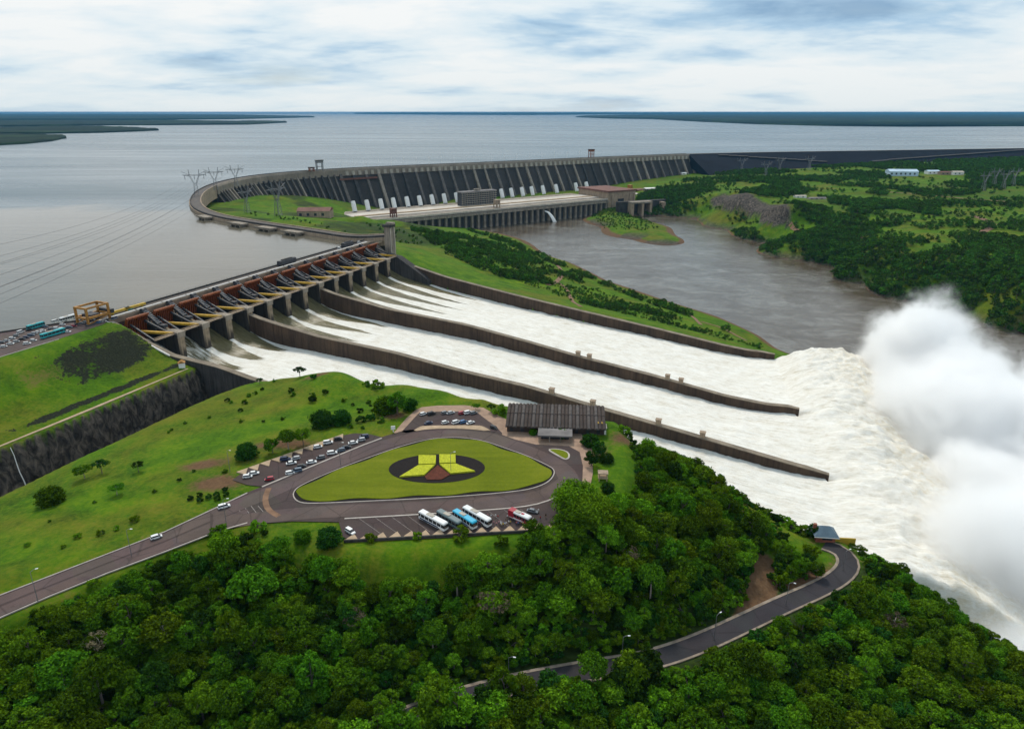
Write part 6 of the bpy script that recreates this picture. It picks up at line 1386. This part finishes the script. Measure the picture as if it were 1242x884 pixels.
def lone_trees():
    rg = random.Random(9)
    L = [(ROUND[0], 62, 610, 1.05, 'round_tree', 'big round bush standing alone on the left lawn'), (UMB[0], 103, 580, .8, 'umbrella_tree', 'dark flat topped tree behind the round bush on the lawn'), (UMB[1], 124, 574, .8, 'umbrella_tree', 'smaller flat topped tree right of the dark one on the lawn'), (UMB[0], 142, 600, .62, 'umbrella_tree', 'pale thin flat topped tree on the left lawn'), (UMB[1], 168, 572, .6, 'umbrella_tree', 'thin spreading tree in the middle of the left lawn'),
         (ROUND[1], 300, 555, .95, 'round_tree', 'dark leafy tree at the left of the row by the car park'), (TREES[2], 331, 549, .8, 'slim_tree', 'slim tree second in the row behind the car park'), (TREES[3], 350, 545, .72, 'slim_tree', 'pale trunked tree third in the row behind the car park'), (TREES[1], 368, 540, .7, 'slim_tree', 'bright tree at the right of the row behind the car park'),
         (ROUND[1], 392, 517, 1.15, 'round_tree', 'dark left tree of the dense pair above the car park'), (ROUND[1], 414, 514, 1.0, 'round_tree', 'dark right tree of the dense pair above the car park'), (BUSH[1], 438, 512, 1.5, 'shrub', 'small dark shrub right of the dense pair of trees'), (BUSH[1], 450, 509, 1.5, 'shrub', 'dark shrub between the dense pair and the big clump'),
         (ROUND[0], 468, 500, 1.25, 'round_tree', 'left tree of the big clump behind the upper drive'), (TREES[0], 482, 502, 1.05, 'clump_tree', 'tall tree in the middle of the big clump behind the upper drive'), (ROUND[1], 497, 496, .8, 'round_tree', 'right tree of the big clump behind the upper drive'), (BUSH[0], 455, 497, 1.5, 'shrub', 'pale shrub at the left foot of the big clump'),
         (UMB[1], 364, 458, .85, 'umbrella_tree', 'dark umbrella tree on the hill edge against the white water'), (UMB[0], 341, 458, .5, 'umbrella_tree', 'thin umbrella tree left of the dark one on the hill edge'), (UMB[1], 315, 466, .5, 'umbrella_tree', 'small tree at the left end of the hill edge'), (BUSH[1], 381, 459, 1.2, 'shrub', 'small dark shrub right of the umbrella tree on the hill edge'), (BUSH[2], 458, 470, 1.7, 'shrub', 'pale bush on the hill edge left of the big clump'), (BUSH[0], 445, 468, 1.2, 'shrub', 'small bush on the hill edge before the pale one'),
         (UMB[0], 577, 497, .45, 'umbrella_tree', 'thin tree on the edge left of the long hall'), (UMB[1], 596, 500, .55, 'umbrella_tree', 'wispy tree on the edge beside the long hall'), (BUSH[2], 606, 502, 1.7, 'shrub', 'bright bush at the left end of the long hall'),
         (DOME[0], 697, 622, .84, 'dome_tree', 'huge bright domed tree hiding the end of the drive'), (DOME[0], 717, 640, .82, 'dome_tree', 'second domed tree in front of the huge one'), (DOME[1], 692, 650, .95, 'dome_tree', 'darker tree at the end of the bus parking wall'), (DOME[1], 740, 648, .9, 'dome_tree', 'tree at the right foot of the domed trees'),
         (ROUND[1], 716, 541, .82, 'round_tree', 'dark tree right of the forecourt nearest the booth'), (TREES[4], 726, 553, .72, 'dark_tree', 'dark tree second beside the forecourt paving'), (TREES[4], 717, 565, .74, 'dark_tree', 'dark tree third beside the forecourt paving'), (ROUND[1], 735, 560, .6, 'round_tree', 'low dark tree outside the row beside the forecourt'), (ROUND[1], 737, 596, .55, 'round_tree', 'dark bush below the timber lookout'),
         (ROUND[0], 647, 527, .42, 'round_shrub', 'round green shrub left of the entrance canopy'), (ROUND[0], 683, 530, .62, 'round_shrub', 'bigger round shrub right of the entrance canopy'), (BUSH[1], 628, 521, 1.0, 'shrub', 'low dark shrub in front of the left part of the hall'),
         (ROUND[0], 367, 655, .60, 'round_tree', 'bright round bush below the lower drive'), (ROUND[1], 400, 660, .88, 'round_tree', 'dark broad bush left of the bus parking'), (BUSH[2], 449, 655, 1.1, 'shrub', 'small bright shrub at the left planters of the bus parking'), (BUSH[2], 560, 653, 1.6, 'shrub', 'bright shrub below the parked coaches'), (BUSH[2], 506, 652, .9, 'shrub', 'little bright shrub between the planters of the bus parking'), (TREES[0], 648, 657, .8, 'slim_tree', 'tree pressed against the right end of the bus parking wall'),
         (UMB[1], 929, 617, .7, 'umbrella_tree', 'lone umbrella tree on the ridge against the white water'), (TREES[6], 1000, 648, .5, 'dark_tree', 'dark tree behind the gatehouse'), (TREES[4], 985, 652, .6, 'dark_tree', 'dark tree left of the gatehouse'), (UMB[0], 1033, 668, .4, 'umbrella_tree', 'thin tree right of the yellow wall'), (TREES[0], 990, 700, .62, 'dark_tree', 'leafy tree inside the hairpin bend'), (TREES[6], 968, 697, .6, 'dark_tree', 'leafy tree left inside the hairpin bend'),
         (UMB[1], 1192, 752, .7, 'umbrella_tree', 'umbrella tree on the lower ridge against the spray'), (UMB[0], 1222, 768, .6, 'umbrella_tree', 'second umbrella tree on the lower ridge')]
    for pr, u, v, sc, nm, lab in L:
        b = GP(u, v); b.z -= .15; tree(pr, b, sc, rg.uniform(0, 6.28), lab, None, nm, 'shrub' if 'shrub' in nm else 'tree')
    # young planted shrubs
    for i, (u, v) in enumerate([(231, 606), (242, 602), (243, 608), (253, 604), (263, 601), (264, 606), (274, 595), (274, 601)]):
        b = GP(u, v); tree(BUSH[1], b, .75, rg.uniform(0, 6), 'small dark shrub in the planted patch beside the upper road', 'shrubs planted beside the upper road', 'shrub', 'shrub')
    labs = {0: 'lone dark shrub dotted over the open hill lawn', 1: 'pale young shrub beside the upper road'}
    for u, v, k, s in [(94, 652, 1, .9), (122, 648, 1, .9), (142, 642, 1, 1), (163, 632, 1, 1.1), (77, 664, 1, .7), (33, 662, 1, .6), (318, 473, 0, 1.0), (302, 481, 0, 1.0), (297, 490, 0, 1.1), (322, 462, 0, .9), (333, 463, 0, 1.2), (310, 478, 0, 1), (276, 487, 0, 1.1), (292, 499, 0, 1.2), (280, 489, 0, 1.0), (355, 480, 0, 1.4), (353, 475, 0, 1.2), (395, 477, 0, 1.2), (380, 487, 0, 1.6), (379, 481, 0, 1.3), (343, 509, 0, .9), (320, 512, 0, .8), (293, 512, 0, .8), (205, 525, 0, .9), (208, 522, 0, .8), (254, 507, 0, .7), (225, 514, 0, .8), (417, 487, 0, .9), (428, 492, 0, .9), (447, 489, 0, 1.3), (60, 633, 0, .6), (115, 610, 0, .6), (188, 597, 0, .7), (218, 583, 0, .7), (235, 572, 0, .6), (273, 573, 0, 1.0), (436, 500, 0, 1.2), (462, 512, 0, 1.2), (425, 519, 0, 1.1), (440, 520, 0, 1.0), (418, 512, 0, 1.2)]:
        b = GP(u, v); tree(BUSH[2 if k else rg.choice([0, 0, 1])], b, s * rg.uniform(.55, .95), rg.uniform(0, 6), labs[k], ['shrubs dotted over the hill lawn', 'young shrubs beside the upper road'][k], 'shrub', 'shrub')
lone_trees()
def far_woods():
    rg = np.random.default_rng(5); X, Y, S = [], [], []
    def add(lst, z, step, keep=1.0, s0=.7, s1=1.15, noise=None, seed=1):
        a, b = jitter_grid(XY(lst, z), step, seed, keep)
        if noise:
            n = vnoise(a, b, noise[0], seed + 3, 3); m = n > noise[1]; a, b = a[m], b[m]
        X.append(a); Y.append(b); S.append(rg.uniform(s0, s1, len(a)))
    # riverside wood on the far bank
    add([(850, 264), (905, 274), (960, 292), (1040, 316), (1100, 330), (1180, 345), (1260, 352), (1340, 370), (1340, 420), (1242, 396), (1160, 378), (1100, 362), (1040, 340), (980, 316), (930, 295), (880, 279)], 122, 7.0, .85, .4, 1.2, (40, .38), 11)
    add([(985, 286), (1060, 292), (1110, 298), (1160, 306), (1180, 322), (1242, 330), (1340, 345), (1340, 372), (1242, 356), (1180, 348), (1100, 332), (1040, 318)], 148, 7.5, .85, .4, 1.25, (50, .42), 12)
    add([(950, 275), (1000, 276), (1060, 285), (1060, 300), (990, 290)], 146, 8.5, .9, seed=13)
    # patches and lone trees over the fields
    field = [(770, 228), (830, 214), (900, 208), (1000, 203), (1100, 203), (1242, 200), (1400, 205), (1400, 350), (1242, 330), (1180, 308), (1100, 294), (1000, 278), (950, 262), (870, 240)]
    add(field, 165, 11, 1.0, .7, 1.2, (150, .57), 14); add(field, 165, 17, .5, .5, 1.0, (60, .52), 15); add(field, 165, 12, 1.0, .6, 1.0, (90, .66), 24)
    add([(1040, 245), (1130, 250), (1140, 262), (1080, 272), (1010, 268), (960, 255), (985, 245)], 162, 9, 1.0, .8, 1.2, (90, .40), 16)
    add([(1150, 285), (1200, 288), (1242, 296), (1242, 315), (1180, 306)], 158, 9, .8, seed=17); add([(1100, 222), (1200, 228), (1180, 236), (1090, 232)], 168, 10, 1.0, .8, 1.2, (100, .4), 18)
    add([(770, 232), (830, 226), (870, 224), (862, 232), (800, 240), (775, 238)], 152, 9, .8, .6, 1.0, seed=19)
    add([(1130, 196), (1330, 192), (1330, 208), (1242, 208), (1150, 206)], 185, 12, .9, .8, 1.2, seed=27)
    # near point between chute and river
    pt = [(500, 284), (560, 278), (610, 288), (650, 303), (690, 321), (735, 343), (800, 365), (870, 387), (928, 412), (915, 420), (800, 396), (700, 374), (620, 352), (540, 328), (500, 305)]
    add([(545, 305), (600, 300), (640, 315), (650, 330), (600, 345), (540, 322)], 155, 6.5, .9, .45, .9, (40, .47), 20)
    add(pt, 138, 6.5, .9, .35, .85, (40, .57), 21); add(pt, 138, 5.0, .6, .15, .4, (26, .48), 22); add([(560, 277), (610, 287), (650, 302), (690, 320), (735, 342), (800, 364), (870, 386), (925, 411), (900, 410), (800, 374), (690, 332), (620, 300)], 112, 6.0, .85, .35, .85, (30, .49), 28)
    add([(440, 268), (480, 272), (520, 285), (500, 296), (455, 285)], 188, 12, .4, .3, .6, seed=23)
    add([(712, 256), (760, 254), (800, 274), (780, 280), (730, 272)], 112, 7, .4, .25, .5, seed=25); add([(300, 258), (345, 262), (420, 272), (440, 280), (380, 272), (310, 264)], 210, 12, .35, .25, .45, seed=26)
    x, y, s = np.concatenate(X), np.concatenate(Y), np.concatenate(S); z = height(x[None], y[None])[0]; d, ss = to_ds(x, y)
    ok = (z > 101.2) & ~((ss > S_LEFT - 2) & (ss < S_RIGHT + 9) & (d > -10) & (d < 480))
    for u, v in ((1093, 213), (1130, 211), (1145, 212), (1160, 212), (970, 240), (990, 242), (383, 263)):
        c = GP(u, v); ok &= np.hypot(x - c.x, y - c.y) > 34
        ok &= ~((np.abs(x - c.x * y / c.y) < 30) & (y < c.y) & (y > c.y - 130))
    ok &= ~((poly_dist(x, y, CLIFF) < 6) & (z > 134))
    x, y, z, s = x[ok], y[ok], z[ok], s[ok]
    near = np.argsort(np.hypot(x, y) / s)
    gn_scatter('far_woodland', np.stack([x, y, z - .3], 1), s, rg.uniform(0, 6.28, len(x)), rg.integers(0, 3, len(x)), [joined(*t) for t in FART], 'dark woods and scattered trees on the river banks', 'woodland')
    print('far trees', len(x))
far_woods()
# ------------------------------------------------------------------ spray and haze
def build_spray():
    E = [(580, 316, 130, 46, 50, 86), (602, 270, 120, 64, 52, 74), (604, 200, 122, 74, 58, 84), (616, 120, 112, 80, 70, 62), (612, 40, 116, 78, 52, 74), (626, -50, 108, 80, 60, 56), (700, 150, 120, 100, 120, 72), (720, 0, 112, 100, 120, 64)]
    x0, x1, y0, y1, z0, z1 = 505, 880, -190, 420, 96, 275
    b = NB('spray'); ob = b.tc()
    n = b.noise(.019, 5, .6, .5); bil = b.noise(.045, 5, .6, .3); n2 = b.math('SUBTRACT', 1.0, b.math('MULTIPLY', b.math('ABSOLUTE', b.math('SUBTRACT', bil, .5)), 3.4))
    wv = b.math('ADD', b.math('MULTIPLY', b.math('SUBTRACT', n, .5), 1.0), b.math('MULTIPLY', b.math('SUBTRACT', n2, .62), -.25))
    best = None
    for d, s, z, rd, rs, rz in E:
        v = b.map(ob, (1 / rd, 1 / rs, 1 / rz), (-d / rd, -s / rs, -z / rz)); l = b.N('ShaderNodeVectorMath'); l.operation = 'LENGTH'; b.set(l.inputs[0], v); q = l.outputs['Value']
        best = q if best is None else b.math('SMOOTH_MIN', best, q, .12)
    f = b.math('ADD', best, wv); dens = b.ramp(b.math('MULTIPLY', f, .5), (.40, 1.0), (.46, .38), (.50, .08), (.55, 0.0))
    pv = b.N('ShaderNodeVolumePrincipled'); pv.inputs['Color'].default_value = (.997, .997, .998, 1); b.set(pv.inputs['Density'], b.math('MULTIPLY', dens, .13)); pv.inputs['Anisotropy'].default_value = .1
    b.nt.links.new(pv.outputs[0], b.out.inputs['Volume'])
    o = MB().box(x0, x1, y0, y1, z0, z1).build('spray_cloud', b.mat, None, (SPO.x, SPO.y, 0), SPA); o['kind'] = 'stuff'; tag(o, 'billowing white spray where the water plunges into the river', 'spray')
build_spray()
def build_haze():
    b = NB('haze'); pv = b.N('ShaderNodeVolumePrincipled'); pv.inputs['Color'].default_value = (.10, .33, .58, 1); pv.inputs['Density'].default_value = 2.2e-5; pv.inputs['Anisotropy'].default_value = .0
    b.nt.links.new(pv.outputs[0], b.out.inputs['Volume'])
    o = MB().box(-100000, 100000, -3000, 100000, 60, 376).build('haze', b.mat); o['kind'] = 'stuff'
build_haze()

# a thin fall of seepage water down the rock cut
def build_seep():
    rings = []; q = P(33, 549, 199.6); d, s = to_ds(q.x, q.y)
    for k in range(8):
        f = k / 7; p = W(89.5 + 7.0 * f, s + .25 * math.sin(k * 1.7), 200 - 33 * f); r = .22 + .25 * f
        rings.append([p + Vector((r * math.cos(a), r * math.sin(a), 0)) for a in (0, 1.57, 3.14, 4.71)])
    MB().loft(rings).build('small_waterfall', M['white_paint'])['kind'] = 'structure'
build_seep()
# things alike get told apart by their order across the view
def order_labels():
    from collections import defaultdict
    bpy.context.view_layer.update(); g = defaultdict(list)
    for o in COL.objects:
        if o.parent is None and o.get('category') and o.get('kind') != 'stuff': g[o['label']].append(o)
    W20 = 'first second third fourth fifth sixth seventh eighth ninth tenth eleventh twelfth thirteenth fourteenth fifteenth sixteenth seventeenth eighteenth nineteenth twentieth'.split()
    def suf(n): return W20[n] if n < 20 else f'{n + 1}' + ('st' if n % 10 == 0 else 'nd' if n % 10 == 1 else 'rd' if n % 10 == 2 else 'th')
    for lab, obs in g.items():
        if len(obs) < 2: continue
        def key(o):
            p = o.location if o.type == 'EMPTY' or o.location.length > 1 else o.matrix_world @ Vector(o.data.vertices[len(o.data.vertices) // 2].co)
            return float(to_px(np.array(p.x), np.array(p.y), np.array(p.z))[0]) if 'cable' not in o['category'] else p.z * 0 + float(to_px(np.array(p.x), np.array(p.y), np.array(p.z))[1])
        obs.sort(key=key)
        for n, o in enumerate(obs): o['label'] = f"{lab}, {suf(n)} from {'the top' if 'cable' in o['category'] else 'left'}"
order_labels()
